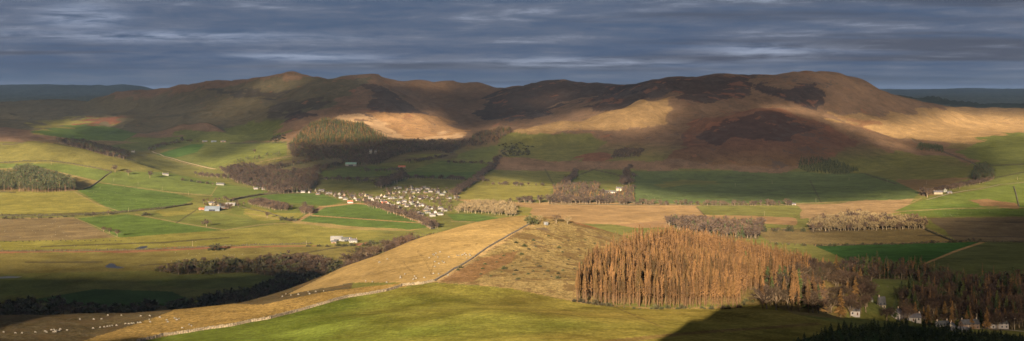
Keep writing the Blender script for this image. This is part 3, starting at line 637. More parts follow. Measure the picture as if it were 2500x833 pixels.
def spruce(k, top):
    t = Geo(); c = Geo(); t.tube((0,0,-.03), (0,0,.95), .014, .003, 5)
    n = int(260*k)
    for i in range(n):
        z = .10+.88*(i/n)**.9; r = (.19*(1-z)**.75+.012)*(.65+.6*rnd.random()); a = rnd.random()*6.283
        w = .055*(1.15-z*.6)/max(k, .15)**.45*.8
        c.strip((math.cos(a)*.1*r, math.sin(a)*.1*r, z+.02), (math.cos(a)*r, math.sin(a)*r, -r*rnd.uniform(.15, .6)), w, 1, up=(0,0,1) if i % 2 else None)
    return t, c
def pine(k, top):
    t = Geo(); c = Geo(); t.tube((0,0,-.03), (.01,0,.5), .02, .013, 5); t.tube((.01,0,.5), (0,.01,.85), .013, .004, 4)
    m = int(9+7*k)
    for j in range(m):
        z = rnd.uniform(.38, .9); rr = .27*math.sqrt(max(.05, 1-((z-.58)/.42)**2)); a = rnd.random()*6.283; q = rnd.random()**.5
        cc = np.array((math.cos(a)*rr*q, math.sin(a)*rr*q, z)); t.tube((0,0,max(.3, z-.18)), tuple(cc), .006, .003, 3)
        for i in range(int(22*k)+5):
            d = rnd.normal(0, 1, 3); d /= np.linalg.norm(d); p = cc+d*np.array((.085,.085,.05)); c.strip(p, d*(.05,.05,.03), .045/max(k,.2)**.4, 1)
    return t, c
def broad(k, top):
    t = Geo(); c = Geo(); h0 = rnd.uniform(.16, .28); t.tube((0,0,-.03), (rnd.normal(0,.01), rnd.normal(0,.01), h0), .026, .019, 6)
    nl = 6 if k > .5 else 5
    def tw(p, d, L, cnt):
        for _ in range(cnt):
            v = d+rnd.normal(0, .62, 3); v /= np.linalg.norm(v); c.strip(p+v*L*.15*rnd.random(), v*L*rnd.uniform(.6, 1.2), (.0075 if k > .9 else .012 if k > .4 else .034), 1)
    for j in range(nl):
        a = j*6.283/nl+rnd.normal(0, .3); inc = rnd.uniform(.35, 1.05) if j else .1
        d = np.array((math.cos(a)*math.sin(inc), math.sin(a)*math.sin(inc), math.cos(inc)))
        p = np.array((0, 0, h0*rnd.uniform(.8, 1.0))); L = rnd.uniform(.22, .3)
        q = p+d*L; t.tube(tuple(p), tuple(q), .013, .008, 4 if k > .5 else 3)
        nb = 5 if k > .9 else 4
        for b in range(nb):
            e = d+rnd.normal(0, .48, 3)+(0, 0, .22); e /= np.linalg.norm(e); s0 = p+d*L*rnd.uniform(.5, 1.); L2 = rnd.uniform(.15, .25)
            q2 = s0+e*L2; t.tube(tuple(s0), tuple(q2), .006, .0035, 3)
            if k > .4:
                for g in range(4 if k > .9 else 3):
                    f = e+rnd.normal(0, .55, 3); f /= np.linalg.norm(f); s1 = s0+e*L2*rnd.uniform(.3, 1.); c.strip(s1, f*.13, .007, 1); tw(s1+f*.12, f, .085, 8 if k > .9 else 6)
                    tw(s1+f*.06, f, .08, 4 if k > .9 else 2)
            else: tw(q2, e, .14, 5); tw(s0, e, .15, 3)
    return t, c
def bush(k, top):
    t = Geo(); c = Geo(); t.tube((0,0,-.1), (0,0,.3), .04, .02, 4)
    for i in range(int(150*k)+22):
        d = rnd.normal(0, 1, 3); d[2] = abs(d[2]); d /= np.linalg.norm(d); r = rnd.uniform(.35, 1)
        p = d*np.array((.55,.55,.8))*r+np.array((0,0,.08)); c.strip(p, d*.22+rnd.normal(0,.05,3), .13/max(k,.2)**.5, 1)
    return t, c
MT = dict(
 larch=(simple_mat('larch_bark', (.075,.045,.024), .2, .6, obj_var=.3), simple_mat('larch_twig', (.052,.029,.011), .3, .07, obj_var=.4, col2=(.090,.049,.017))),
 spruce=(simple_mat('spruce_bark', (.07,.05,.035)), simple_mat('spruce_needles', (.020,.034,.010), .3, .06, obj_var=.3, col2=(.045,.052,.014))),
 pine=(simple_mat('pine_bark', (.10,.06,.035)), simple_mat('pine_needles', (.026,.035,.012), .3, .1, obj_var=.25, col2=(.045,.048,.018))),
 broad=(simple_mat('bark', (.11,.082,.052), .25, .5, obj_var=.2), simple_mat('bare_twigs', (.034,.022,.016), .25, .03, obj_var=.35, col2=(.056,.036,.022))),
 poplar=(simple_mat('pale_bark', (.15,.12,.075), .2, .5), simple_mat('pale_twigs', (.105,.077,.038), .2, .05, obj_var=.2)),
 golden=(simple_mat('golden_bark', (.1,.07,.045), .2, .5), simple_mat('golden_twigs', (.105,.058,.018), .2, .05, obj_var=.2)),
 bush=(simple_mat('bush_stem', (.06,.045,.03)), simple_mat('bush_leaves', (.038,.030,.016), .35, .05, obj_var=.35, col2=(.034,.036,.013))))
FN = dict(larch=larch, spruce=spruce, pine=pine, broad=broad, poplar=broad, golden=spruce, bush=bush)
LOD = {}
def tmpl(kind, lod):
    if (kind, lod) not in LOD:
        k = {0: 1., 1: .5, 2: .2}[lod]; L = []
        for v in range(5 if kind in ('larch','broad') and lod == 0 else 3):
            L.append(FN[kind](k, 1))
        LOD[kind, lod] = L
    return LOD[kind, lod]
# ---------------------------------------------------------------- planting
TREES = {}
_dD = np.gradient(ROWS)[:,None]; _da = np.gradient(COLS)[None]
AREA = TD*_da*_dD
def plant(kind, X, Y, h, group, label, wide=1.):
    if 2400 < Y < 6300 and kind in ('broad','pine','poplar'): h *= 1.45; wide *= 1.05
    elif 2400 < Y < 6300: h *= 1.2
    TREES.setdefault(kind, []).append((X, Y, float(height(X, Y)), h, wide, group, label))
def scatter(poly, spacing, D0=0, D1=1e9, maxn=6000, vis=False):
    m = inpoly(TPX, TPY, poly) & (TD > D0) & (TD < D1)
    if vis: m &= VIS
    idx = np.nonzero(m.ravel())[0]
    if not len(idx): return []
    w = AREA.ravel()[idx]; A = w.sum(); n = int(min(maxn, A/spacing**2))
    c = rnd.choice(idx, size=n*3, p=w/w.sum()); r, q = c//nc, c % nc
    out = []; cell = {}; R = spacing*.72
    Dv = ROWS[r]+(rnd.random(len(c))-.5)*np.gradient(ROWS)[r]; Xv = (COLS[q]+(rnd.random(len(c))-.5)*np.gradient(COLS)[q])*Dv
    for X, Y in zip(Xv, Dv):
        k = (int(X//R), int(Y//R))
        if any((X-x)**2+(Y-y)**2 < R*R for i in (-1,0,1) for j in (-1,0,1) for x, y in cell.get((k[0]+i, k[1]+j), ())): continue
        cell.setdefault(k, []).append((X, Y)); out.append((X, Y))
        if len(out) >= n: break
    return out
GLADES = [[(590,402),(690,386),(748,386),(752,396),(640,415)],[(664,415),(800,390),(835,392),(838,402),(700,424)],[(775,418),(850,402),(968,404),(950,432),(800,440)],[(930,398),(990,374),(1060,368),(1090,376),(1000,414),(940,417)]]
def wood(kinds, poly, spacing, h, group, label, D0=0, D1=1e9, maxn=9000, var=.18, wide=1.):
    for X, Y in scatter(poly, spacing, D0, D1, maxn):
        if D0 > 3000:
            px_, py_ = project(X, Y, float(height(X, Y)))
            if any(inpoly(np.array([px_]), np.array([py_]), q)[0] for q in GLADES): continue
        kd = kinds if isinstance(kinds, str) else kinds[int(rnd.integers(len(kinds)))]
        nm = {'larch':'larch','spruce':'fir tree','pine':'pine','broad':'bare tree','poplar':'pale bare tree','golden':'golden conifer','bush':'bush'}[kd]
        plant(kd, X, Y, h*(1+rnd.normal(0, var)), group, label.replace('*', nm), wide*(1+rnd.normal(0, .1)))
def walk(pl, step, D0=0, D1=1e9):                      # points every so many metres along a line given in photo pixels
    G_ = [ground(x, y, D0, D1) for x, y in pl]; G_ = [g for g in G_ if g]; out = []
    for (x0,y0,z0), (x1,y1,z1) in zip(G_[:-1], G_[1:]):
        L = math.hypot(x1-x0, y1-y0); n = max(1, int(L/step))
        for i in range(n): out.append((x0+(x1-x0)*i/n, y0+(y1-y0)*i/n))
    if G_: out.append(G_[-1][:2])
    return out
def treeline(kinds, pl, spacing, h, group, label, D0=0, D1=1e9, wid=4., var=.2, wide=1.):
    for X, Y in walk(pl, spacing, D0, D1):
        if rnd.random() < .1: continue
        kd = kinds if isinstance(kinds, str) else kinds[int(rnd.integers(len(kinds)))]
        nm = {'larch':'larch','spruce':'fir tree','pine':'pine','broad':'bare tree','poplar':'pale bare tree','golden':'golden conifer','bush':'bush'}[kd]
        plant(kd, X+rnd.normal(0, wid), Y+rnd.normal(0, wid), h*(1+rnd.normal(0, var)), group, label.replace('*', nm), wide*(1+rnd.normal(0,.1)))
def lone(kind, x, y, h, label, wide=1., D0=0, D1=1e9):
    g = ground(x, y, D0, D1)
    if g: plant(kind, g[0], g[1], h, None, label, wide)
V_ = 3000
wood('larch', [(1400,738),(1440,665),(1560,602),(1640,600),(1860,632),(1985,650),(1975,690),(1870,708),(1830,712),(1800,752),(1600,753),(1440,742)] , 3.15, 14.5, 'larches of the near plantation', 'bare rust-orange larch in the dense plantation on the near hill', 650, 1160, var=.17, wide=.8)
wood('larch', [(1490,560),(1640,560),(1640,720),(1490,720)], 6, 17, 'larches behind the knoll', 'bare larch with long pale trunk in the row behind the knoll', 1230, 1420, maxn=150, var=.1)
treeline('bush', [(1402,737),(1480,748),(1600,755),(1700,754),(1800,754),(1830,735)], 2.6, 1.5, 'brush along the front of the larches', 'low brush along the front edge of the larch plantation', 600, 900, 1.6, .5)
for x, y in ((1668,600),(1757,640),(1820,660),(1715,655),(1940,640)): lone('spruce', x, y, 15, 'green fir standing alone among the orange larches, %s' % ('highest on the hill' if y < 610 else 'left of the two near the middle' if x == 1715 else 'on the upper right edge' if x == 1940 else 'near the middle' if x == 1757 else 'above the grassy clearing'), 1.2, 700, 1150)
wood(['broad','larch','larch','spruce'], [(1860,770),(1862,712),(1950,680),(2010,700),(2000,775),(1920,785)], 6.5, 15, 'mixed wood on the shoulder of the larch hill', '* in the mixed wood right of the larches', 700, 1150)
wood(['broad','broad','broad','golden'], [(1940,690),(1990,655),(2040,665),(2115,700),(2120,760),(2060,780),(1990,775)], 8.5, 16, 'bare woodland right of the larch hill', '* in the woodland right of the larch hill', 850, 1400)
wood(['broad','broad','spruce'], [(2030,650),(2110,655),(2130,690),(2060,690)], 9, 17, 'bare woodland behind the larch hill', '* in the woodland at the back of the larch hill', 1150, 1700)
wood(['broad','larch','spruce'], [(2110,655),(2240,662),(2330,690),(2250,686),(2130,680)], 9, 17, 'dark tree belt below the dark green field', '* in the shaded belt below the dark green field', 1300, 1900)
wood(['broad','broad','spruce','larch','broad'], [(2200,730),(2235,700),(2320,690),(2420,690),(2620,690),(2620,800),(2420,806),(2340,780),(2290,770),(2210,770)], 10, 17, 'shaded wood behind the cottages', '* in the shaded wood behind the cottages at lower right', 1050, 1650)
wood(['broad','golden','spruce'], [(2120,778),(2240,772),(2330,780),(2500,790),(2500,806),(2380,806),(2300,800)], 13, 14, 'garden trees round the lower right cottages', '* in the gardens of the lower right cottages', 930, 1250, maxn=80)
wood('spruce', [(1930,840),(2060,801),(2180,791),(2240,792),(2340,812),(2600,850),(2600,1000),(1900,1000)], 3.3, 3.6, 'young firs in the bottom right corner', 'small young fir in the plantation at the bottom right corner', 430, 700, maxn=900, wide=1.5)
wood('broad', [(850,600),(1090,540),(1130,560),(1130,640),(850,730)], 12.5, 19, 'bare trees behind the pasture crest', 'bare brown tree behind the crest of the tan pasture, left of the knoll', 1230, 1560, maxn=110, wide=1.25)
wood(['broad','broad','bush'], [(370,662),(480,642),(600,640),(700,628),(810,645),(820,690),(700,722),(560,747),(400,765),(-20,780),(-20,745),(60,738),(300,758),(480,742),(640,708),(690,680),(600,666),(440,672)], 13, 11, 'riverside trees in deep shade', 'dark * in the shaded riverside wood, lower left', 1480, 2300, maxn=900, wide=1.35)
wood('broad', [(680,640),(760,632),(810,645),(800,660),(740,660),(690,655)], 9, 14, 'riverside trees catching the sun', 'bare tree with sunlit top at the right end of the riverside wood', 1900, 2300, wide=1.3)
# left slope
wood('pine', [(-40,430),(30,428),(40,448),(34,466),(-40,470)], 7.5, 13, 'pines of the far left block', 'dark pine in the small square block at the left edge', 3000, 4300)
wood('pine', [(36,420),(68,414),(110,430),(178,450),(182,467),(100,471),(45,468)], 8, 14, 'pines of the left copse', 'dark pine in the rounded copse on the left slope', 3000, 4300, var=.22)
wood(['pine','broad','broad'], [(138,346),(200,346),(250,362),(322,378),(310,392),(230,378),(150,354)], 15, 13, 'trees in the belt behind the green hill', '* in the belt behind the green hill', 4300, 6000)
treeline('broad', [(362,368),(400,356),(440,346),(490,348)], 9, 11, 'bare trees in the belt by the far left farm', 'bare tree in the belt beside the far left farm', 5000, 7000, 9)
treeline('pine', [(568,402),(620,392),(690,380)], 8, 11, 'firs in the dark row above the yellow field', 'dark pine in the row above the yellow field', 4000, 5500, 8)
treeline('broad', [(480,428),(530,434),(570,440)], 9, 11, 'bare trees along the left lane', 'bare tree along the lane left of the valley wood', V_, 5000, 6)
treeline(['bush','broad'], [(440,440),(480,445),(520,452)], 12, 7, 'trees by the white bungalow', '* beside the white bungalow', V_, 5000, 5)
wood('broad', [(484,500),(505,487),(560,490),(600,500),(580,508),(540,520),(500,505)], 17, 9, 'bare trees round the left farm', 'bare tree among the barns of the left farm', 2800, 4000, maxn=26)
wood('broad', [(605,500),(640,494),(700,508),(703,516),(670,514)], 8, 11, 'bare trees in the long clump', 'bare tree in the long clump below the lush field', 2700, 4000)
wood('broad', [(732,518),(745,509),(762,513),(760,524),(740,524)], 8, 10, 'bare trees in the small round clump', 'bare tree in the small round clump left of the big green field', 2700, 4000)
for i, (x, y, h, w, s) in enumerate([(286,578,13,1.,'bare tree at the corner of the dark green field, beside the brown field'),(267,570,10,1.2,'low bare tree nearest the corner tree of the brown field'),(253,566,11,1.3,'left of three bare trees on the edge of the brown field'),
  (504,553,15,1.4,'round lone tree on the field boundary below the left farm'),(527,612,13,1.6,'rounded lone bush tree on the red ditch bank'),(229,529,10,1.,'pale tree on the dark hedge line, left of the lush sheep field'),(265,525,11,1.,'pale tree on the dark hedge line below the lush sheep field'),
  (281,421,19,1.2,'large bare tree at the end of the hill hedge'),(313,428,16,1.2,'middle of the three large bare trees below the green hill'),(366,435,19,1.,'rightmost of the three large bare trees below the green hill'),
  (652,533,12,1.2,'bare tree on the boundary right of the left farm'),(692,538,8,1.6,'low bush left of the pair near the big green field'),(712,540,9,1.5,'low bush right of the pair near the big green field'),
  (356,527,7,2.,'dark bush at the junction of lane and ditch'),(622,374,14,1.3,'single tree alone on the far green slope'),(840,634,14,1.3,'pale bare tree standing in the shadow edge above the riverside wood'),(705,625,13,1.,'pale bare tree on the bank left of the white barn')]):
    lone('broad' if 'bush' not in s else 'bush', x, y, h, s, w, 1900 if y > 600 else 2500)
# valley woods
VG, VL = 'woodland of the mid valley', '* in the broad dark wood above the village'
wood(['broad','broad','broad','broad','spruce'], [(536,414),(600,402),(700,392),(765,398),(835,404),(910,386),(960,374),(1095,356),(1120,360),(1100,378),(1000,386),(930,402),(850,408),(775,428),(775,450),(745,470),(680,474),(620,460),(575,445)], 12.5, 13, VG, VL, 3500, 6500, maxn=2300)
wood(['broad','spruce','broad'], [(700,352),(760,358),(840,358),(950,348),(1120,346),(1160,345),(1120,364),(1000,376),(900,388),(830,402),(720,394)], 15, 12, 'trees at the foot of the middle hills', '* in the wood at the foot of the fir hill', 4400, 6500, maxn=1500)
wood(['spruce','spruce','golden'], [(706,362),(722,336),(760,305),(800,290),(870,298),(945,338),(940,348),(840,350),(760,352)], 11.5, 15, 'conifers of the fir hill', '* in the plantation covering the fir hill', 5000, 6100, maxn=2200)
wood(['spruce','broad','golden'], [(1128,358),(1160,335),(1190,320),(1240,312),(1250,324),(1210,348),(1160,360)], 12, 14, 'trees on the small wooded knoll', '* on the small wooded knoll right of the lit hill', 5000, 6300, maxn=700)
for pl, h, w, nm in (([(925,460),(950,446),(985,433)],15,12,'thick belt left of the upper village'),([(985,437),(1080,438),(1195,444)],10,5,'line across the shaded meadows'),([(1105,478),(1140,455),(1180,425),(1215,385)],10,6,'diagonal line right of the village'),
   ([(790,440),(850,442),(915,446)],10,6,'line above the church end of the village'),([(880,420),(985,418)],9,5,'line of the middle meadow'),([(1090,400),(1205,402)],8,4,'upper meadow line'),([(1000,398),(1090,384)],10,8,'belt between the highest meadows'),
   ([(1376,452),(1405,416)],10,5,'diagonal line above the estate house'),([(1526,452),(1530,430),(1538,410)],12,8,'belt above the right end of the estate'),([(1255,495),(1350,497),(1530,499)],13,7,'long row along the valley road'),
   ([(1530,500),(1640,502),(1780,502),(1935,503)],10,6,'long row below the big shaded field'),([(1200,452),(1330,455)],8,8,'scattered line on the yellow field edge'),([(2290,470),(2350,456),(2425,438)],10,6,'row beside the right hand farm'),
   ([(890,500),(960,520),(1035,546),(1060,560)],11,5,'avenue below the village'),([(2250,478),(2268,482)],15,5,'clump left of the right hand farm')):
    treeline('broad', pl, 6, h*1.15, 'bare trees in the '+nm, 'bare tree in the '+nm, 2400, 6500, w, wide=1.2)
wood('broad', [(945,484),(935,470),(960,458),(1110,466),(1120,486),(1100,520),(1050,545),(900,500),(750,470),(800,466),(900,478)], 17, 8, 'garden trees in the village', 'bare garden tree between the village houses', 3000, 4200, maxn=240)
wood('poplar', [(1130,505),(1180,498),(1250,505),(1258,530),(1180,522),(1110,520)], 13, 13, 'pale trees behind the knoll', 'pale bare tree in the stand behind the knoll, right of the village', 2700, 3900)
wood(['broad','broad','spruce','golden'], [(1350,458),(1385,452),(1460,452),(1465,470),(1500,480),(1530,460),(1548,460),(1548,495),(1350,497)], 14, 12, 'trees round the estate house', '* in the park of the long estate house', 2900, 4300)
wood(['broad','broad','spruce'], [(1625,545),(1720,548),(1860,552),(1855,582),(1740,580),(1650,560)], 11, 15, 'dark trees behind the larch hill', '* in the dark belt behind the larch hill', 2200, 3000, wide=1.2)
wood(['poplar','broad','poplar'], [(1980,548),(2050,538),(2100,530),(2160,540),(2255,550),(2262,560),(2100,564),(1980,566)], 10, 15, 'pale trees in the right hand marsh', '* in the marsh wood on the right', 2300, 3300)
treeline(['bush','broad'], [(1860,566),(1960,566)], 8, 8, 'bushes along the marsh edge', '* along the left edge of the marsh wood', 2200, 3300)
treeline(['bush','bush','broad'], [(1880,596),(2000,602),(2200,597),(2390,590)], 8, 5, 'bushes above the dark green field', '* on the bank above the dark green field', 2000, 3000, 3)
treeline('broad', [(1640,535),(1780,538)], 22, 9, 'spaced trees on the marsh meadow', 'pale bare tree spaced along the meadow behind the larch hill', 2300, 3300, 3)
wood('spruce', [(1948,410),(1952,392),(1985,386),(2050,398),(2097,418),(2060,428),(1965,420)], 9, 12, 'firs of the dark hillside block', 'dark fir in the block at the foot of the cone hill', 4000, 5500, maxn=700)
wood('spruce', [(2234,362),(2250,352),(2300,358),(2306,374),(2250,368)], 11, 11, 'firs of the small upper block', 'dark fir in the small block on the right hillside', 4500, 6500, maxn=250)
wood('broad', [(1494,388),(1500,374),(1525,366),(1572,368),(1560,386)], 12, 10, 'trees of the block under the lit spur', 'bare tree in the block under the lit spur', 4400, 6000, maxn=200)
wood('pine', [(2374,438),(2384,418),(2405,408),(2425,425),(2426,440),(2400,446)], 9, 14, 'pines above the right hand farm', 'dark pine in the clump above the right hand farm', 3600, 5000)
wood('bush', [(1225,375),(1215,355),(1260,345),(1300,360),(1290,380),(1240,385)], 22, 5, 'gorse bushes on the spur foot', 'dark gorse bush scattered at the foot of the spur', 4500, 6000, maxn=110, wide=1.6)
wood('bush', [(655,350),(668,335),(695,328),(695,346)], 12, 5, 'gorse bushes on the left hill', 'dark gorse bush in the patch left of the fir hill', 4500, 6500, maxn=80, wide=1.8)
wood('bush', [(1110,660),(1240,600),(1330,570),(1540,590),(1540,640),(1430,690),(1250,690)], 13, 1.0, 'low scrub on the knoll', 'low dark bush on the rough slope of the knoll', 800, 1150, maxn=190, wide=1.2, var=.45)
for x, y, h, w, k, s in ((1300,548,6.5,1.1,'bush','dark round bush at the top of the wall on the knoll'),(1291,540,4.5,1.3,'bush','lower bush just left of the round bush on the knoll'),(1318,542,8,1.,'poplar','pale wind-bent tree on the knoll left of the hut'),(1358,546,11,1.,'broad','dark leaning tree behind the hut on the knoll'),(1385,548,10,.9,'poplar','slender pale tree right of the hut'),(1435,650,5,1.5,'spruce','small dark fir on the left edge of the larches')):
    lone(k, x, y, h, s, w, 750, 1300)
treeline('bush', [(-10,536),(120,533),(270,524)], 16, 4, 'bushes on the dark lane hedge', 'bush on the hedge of the left lane', 2400, 3600, 2, wide=1.6)
treeline('bush', [(960,592),(870,600),(760,603)], 9, 5, 'bushes by the white barn', 'bare bush beside the white barn', 2000, 3000, 5, wide=1.5)
lone('pine', 80, 291, 16, 'left tree of the tiny dark clump on the far left moor', 1.2, 5000); lone('pine', 72, 291, 14, 'right tree of the tiny dark clump on the far left moor', 1.2, 5000)
CAT = dict(larch='larch', spruce='fir tree', pine='pine tree', broad='tree', poplar='tree', golden='conifer', bush='bush')
NAM = dict(larch='larch_tree', spruce='fir_tree', pine='pine_tree', broad='bare_tree', poplar='bare_tree', golden='golden_conifer', bush='bush')
FAM = dict(larch='larch', spruce='spruce', pine='pine', broad='broad', poplar='broad', golden='golden', bush='bush')
STUFFL = dict(larch='larch_trees', spruce='fir_trees', pine='pine_trees', broad='bare_trees', golden='golden_conifers', bush='bushes')
fams = {}
for k, L in TREES.items():
    for t in L: fams.setdefault(FAM[k], []).append((k,)+t)
MESHC = {}
def part_mesh(kind, lod, v, which):
    key = (kind, lod, v, which)
    if key not in MESHC:
        t, c = tmpl(kind, lod)[v]
        if which == 'trunk': V, Q, M = t.arr(); mats = [MT[kind][0]]; M = M*0
        elif which == 'crown': V, Q, M = c.arr(); mats = [MT[kind][1]]; M = M*0
        else:
            V1, Q1, M1 = t.arr(); V2, Q2, M2 = c.arr(); V = np.concatenate([V1, V2]); Q = np.concatenate([Q1, Q2+len(V1)]); M = np.concatenate([M1*0, M2*0+1]); mats = list(MT[kind])
        o = mesh_np(which+'_shape', V, Q, mats, False, M, link=False); MESHC[key] = o.data; bpy.data.objects.remove(o)
    return MESHC[key]
n_ind = 0
for fam, L in fams.items():
    L.sort(key=lambda t: -t[4]/t[2])
    # the ones standing in front of others show largest; take the 295 that show largest
    ind, rest = L[:295], L[295:]
    for kind, X, Y, Z, h, wd, grp, lab in ind:
        lod = 0 if Y < 1300 else 1 if Y < 2900 else 2
        v = int(rnd.integers(len(tmpl(kind, lod)))); rot = rnd.random()*6.283; sc_ = (h*wd, h*wd, h)
        if Y < 1700 and h > 3 and h/Y > .004:
            r = bpy.data.objects.new(NAM[kind], None); r.empty_display_size = 1
            ROOT.objects.link(r)
            for w_ in ('trunk', 'crown'):
                c = bpy.data.objects.new(w_ if kind != 'bush' else {'trunk':'stem','crown':'foliage'}[w_], part_mesh(kind, lod, v, w_)); ROOT.objects.link(c); c.parent = r
        else:
            r = bpy.data.objects.new(NAM[kind], part_mesh(kind, lod, v, 'whole')); ROOT.objects.link(r)
        r.location = (X, Y, Z-.1); r.scale = sc_; r.rotation_euler = (0, 0, rot); tag(r, lab, CAT[kind], grp); n_ind += 1
    if rest:
        VV = []; QQ = []; MM = []; off = 0; kinds = sorted({t[0] for t in rest}); mats = [m for k in kinds for m in MT[k]]
        for kind, X, Y, Z, h, wd, grp, lab in rest:
            lod = (1 if (Y < 1300) else 2); T = tmpl(kind, lod); v = int(rnd.integers(len(T)))
            if (kind, lod, v, 'arr') not in MESHC:
                V1, Q1, M1 = T[v][0].arr(); V2, Q2, M2 = T[v][1].arr()
                MESHC[kind, lod, v, 'arr'] = (np.concatenate([V1, V2]), np.concatenate([Q1, Q2+len(V1)]), np.concatenate([M1*0, M2*0+1]))
            V, Q, M = MESHC[kind, lod, v, 'arr']; a = rnd.random()*6.283; ca, sa = math.cos(a), math.sin(a)
            P2 = np.stack([(V[:,0]*ca-V[:,1]*sa)*h*wd+X, (V[:,0]*sa+V[:,1]*ca)*h*wd+Y, V[:,2]*h+Z-.1], 1)
            VV.append(P2); QQ.append(Q+off); MM.append(M+2*kinds.index(kind)); off += len(V)
        o = mesh_np(STUFFL[fam], np.concatenate(VV), np.concatenate(QQ), mats, False, np.concatenate(MM)); o['kind'] = 'stuff'
        print('stuff', fam, len(rest), len(o.data.polygons))
print('individual trees', n_ind)
# ---------------------------------------------------------------- walls, hedges, roads, water
M_stone = simple_mat('wall_stone', (.085,.068,.045), .3, 1.2, obj_var=.05, col2=(.14,.112,.072)); M_dark = simple_mat('mossy_stone', (.07,.06,.045), .3, .8)
M_hedge = simple_mat('hedge_twigs', (.040,.030,.018), .3, .3, obj_var=.2, col2=(.045,.042,.018)); M_track = simple_mat('stony_track', (.17,.13,.08), .15, .4); M_tar = simple_mat('tarmac', (.06,.058,.055), .15, .5)
def track(pl, step, D0=0, D1=1e9):
    p = walk(pl, step, D0, D1); return np.array([(x, y, float(height(x, y))) for x, y in p])
def stone_wall(pl, h, w, label, mat, D0=0, D1=1e9, step=1.1):
    p = track(pl, step, D0, D1); g = Geo()
    for a, b in zip(p[:-1], p[1:]):
        d = b-a; L = math.hypot(d[0], d[1]); t = np.array((-d[1], d[0], 0))/(L+1e-9)
        hh = h*(1+rnd.normal(0, .07)); ww = w*(1+rnd.normal(0, .1)); ha = hh*.97; i = len(g.V)
        for q in (a-d*.02, b+d*.02):
            for s_, k in ((-.62,-.35),(-.42,ha),(0,ha+.12*rnd.random()),(.42,ha),(.62,-.35)): g.V.append(tuple(q+t*s_*ww+np.array((0,0,k+rnd.normal(0,.03)))))
        for k in range(4): g.Q.append((i+k, i+5+k, i+6+k, i+k+1)); g.M.append(0)
        g.Q.append((i, i+1, i+3, i+4)); g.M.append(0); g.Q.append((i+9, i+8, i+6, i+5)); g.M.append(0)
        if rnd.random() < .5:
            c = (a+b)/2; s2 = rnd.uniform(.2, .4); g.box(c[0]-s2, c[0]+s2, c[1]-s2*.7, c[1]+s2*.7, c[2]+ha-.05, c[2]+ha+rnd.uniform(.15,.3))
    tag(g.mesh('stone_wall', [mat]), label, 'wall')
def hedge(pl, h, w, label, D0=0, D1=1e9, step=3.):
    p = track(pl, step, D0, D1); g = Geo()
    for a, b in zip(p[:-1], p[1:]):
        n_ = 9
        hh = h*(1+rnd.normal(0, .25)); c0 = (a+b)/2
        g.blob((c0[0], c0[1], c0[2]+hh*.4), (step*.62, w*.5, hh*.6), 0, 6, 4, .18)
        for _ in range(n_):
            q = c0+np.array((rnd.normal(0, step*.35), rnd.normal(0, w*.3), hh*rnd.uniform(.2, .8))); g.strip(q, rnd.normal(0, .5, 3)+np.array((0,0,.6)), .5)
    tag(g.mesh('hedge', [M_hedge]), label, 'hedge')
def ribbon(name, pl, w, mat, step=12., lift=.25, D0=0, D1=1e9):
    p = track(pl, step, D0, D1); V = []
    for i in range(len(p)):
        a = p[max(0, i-1)]; b = p[min(len(p)-1, i+1)]; d = b-a; t = np.array((-d[1], d[0]))/(math.hypot(d[0], d[1])+1e-9)
        for s_ in (-.5, 0, .5):
            x, y = p[i][0]+t[0]*w*s_, p[i][1]+t[1]*w*s_; V.append((x, y, float(height(x, y))+lift))
    n_ = len(p); F_ = [(3*i+k, 3*i+k+1, 3*i+k+4, 3*i+k+3) for i in range(n_-1) for k in (0, 1)]
    F_ = [f[::-1] if True else f for f in F_]
    struct(mesh_np(name, V, np.array(F_), [mat]))
NEARW = [(335,835),(400,820),(461,812),(500,805),(570,796),(613,786),(658,779),(719,763),(758,752),(800,740),(846,727),(906,718),(943,711),(982,698),(1028,694),(1061,687)]
stone_wall(NEARW, 1.35, 1.1, 'long pale drystone wall along the foreground field, below the crest', M_stone, 400, 1020)
stone_wall([(1061,687),(1104,660),(1149,635),(1189,606),(1224,586),(1252,570),(1296,546)], .95, .8, 'thin stone wall climbing from the foreground wall to the top of the knoll', M_dark, 600, 1250)
hedge([(-30,398),(30,397),(120,394),(175,400),(240,412),(272,420)], 3.2, 4, 'dark hedge curving across the pale green hill on the left', V_, 4700)
stone_wall([(200,464),(235,447),(258,429),(272,421)], 2., 1.6, 'dark wall dropping from the hill hedge to the lush sheep field', M_dark, V_, 4700, 4)
hedge([(-30,528),(60,529),(170,527),(300,519),(400,510),(470,499)], 3.8, 5, 'dark hedge along the lane between the left fields', 2400, 3900)
hedge([(560,491),(600,482),(645,475),(700,470)], 3.8, 5, 'dark hedge along the lane from the left farm to the village', V_, 4200)
hedge([(-30,614),(150,614),(300,612),(420,608),(530,602),(640,599),(760,596)], 2.6, 5, 'ragged red-brown hedge bank running across the left meadows', 2000, 3000)
hedge([(1340,499),(1560,501),(1760,502),(1935,501)], 1.6, 3, 'thin hedge below the big shaded green field', 2600, 3900)
hedge([(2000,600),(2100,598),(2250,594),(2390,589)], 1.6, 3, 'hedge along the top of the dark green field', 2000, 3000)
hedge([(2260,562),(2330,590),(2420,592),(2520,592)], 3., 5, 'dark hedge on the moor edge at far right', 2000, 3300)
hedge([(590,506),(650,519),(720,541)], 1.5, 2.5, 'low hedge right of the left farm', 2500, 3900)
stone_wall([(2225,340),(2290,365),(2370,395),(2402,412)], 1.6, 2., 'dark wall curving down the right hillside to the pine clump', M_dark, 3500, 6800, 6)
stone_wall([(2475,456),(2482,480),(2488,504)], 1.6, 2., 'short wall crossing the green slope at far right', M_dark, V_, 4300, 5)
ribbon('road', [(2262,488),(2300,478),(2345,468),(2390,461),(2440,451),(2530,442)], 7, M_track, 14, .3, 2900, 4800)
ribbon('road', [(372,370),(400,382),(440,393),(480,403),(525,413)], 8, M_track, 14, .4, 3800, 6000)
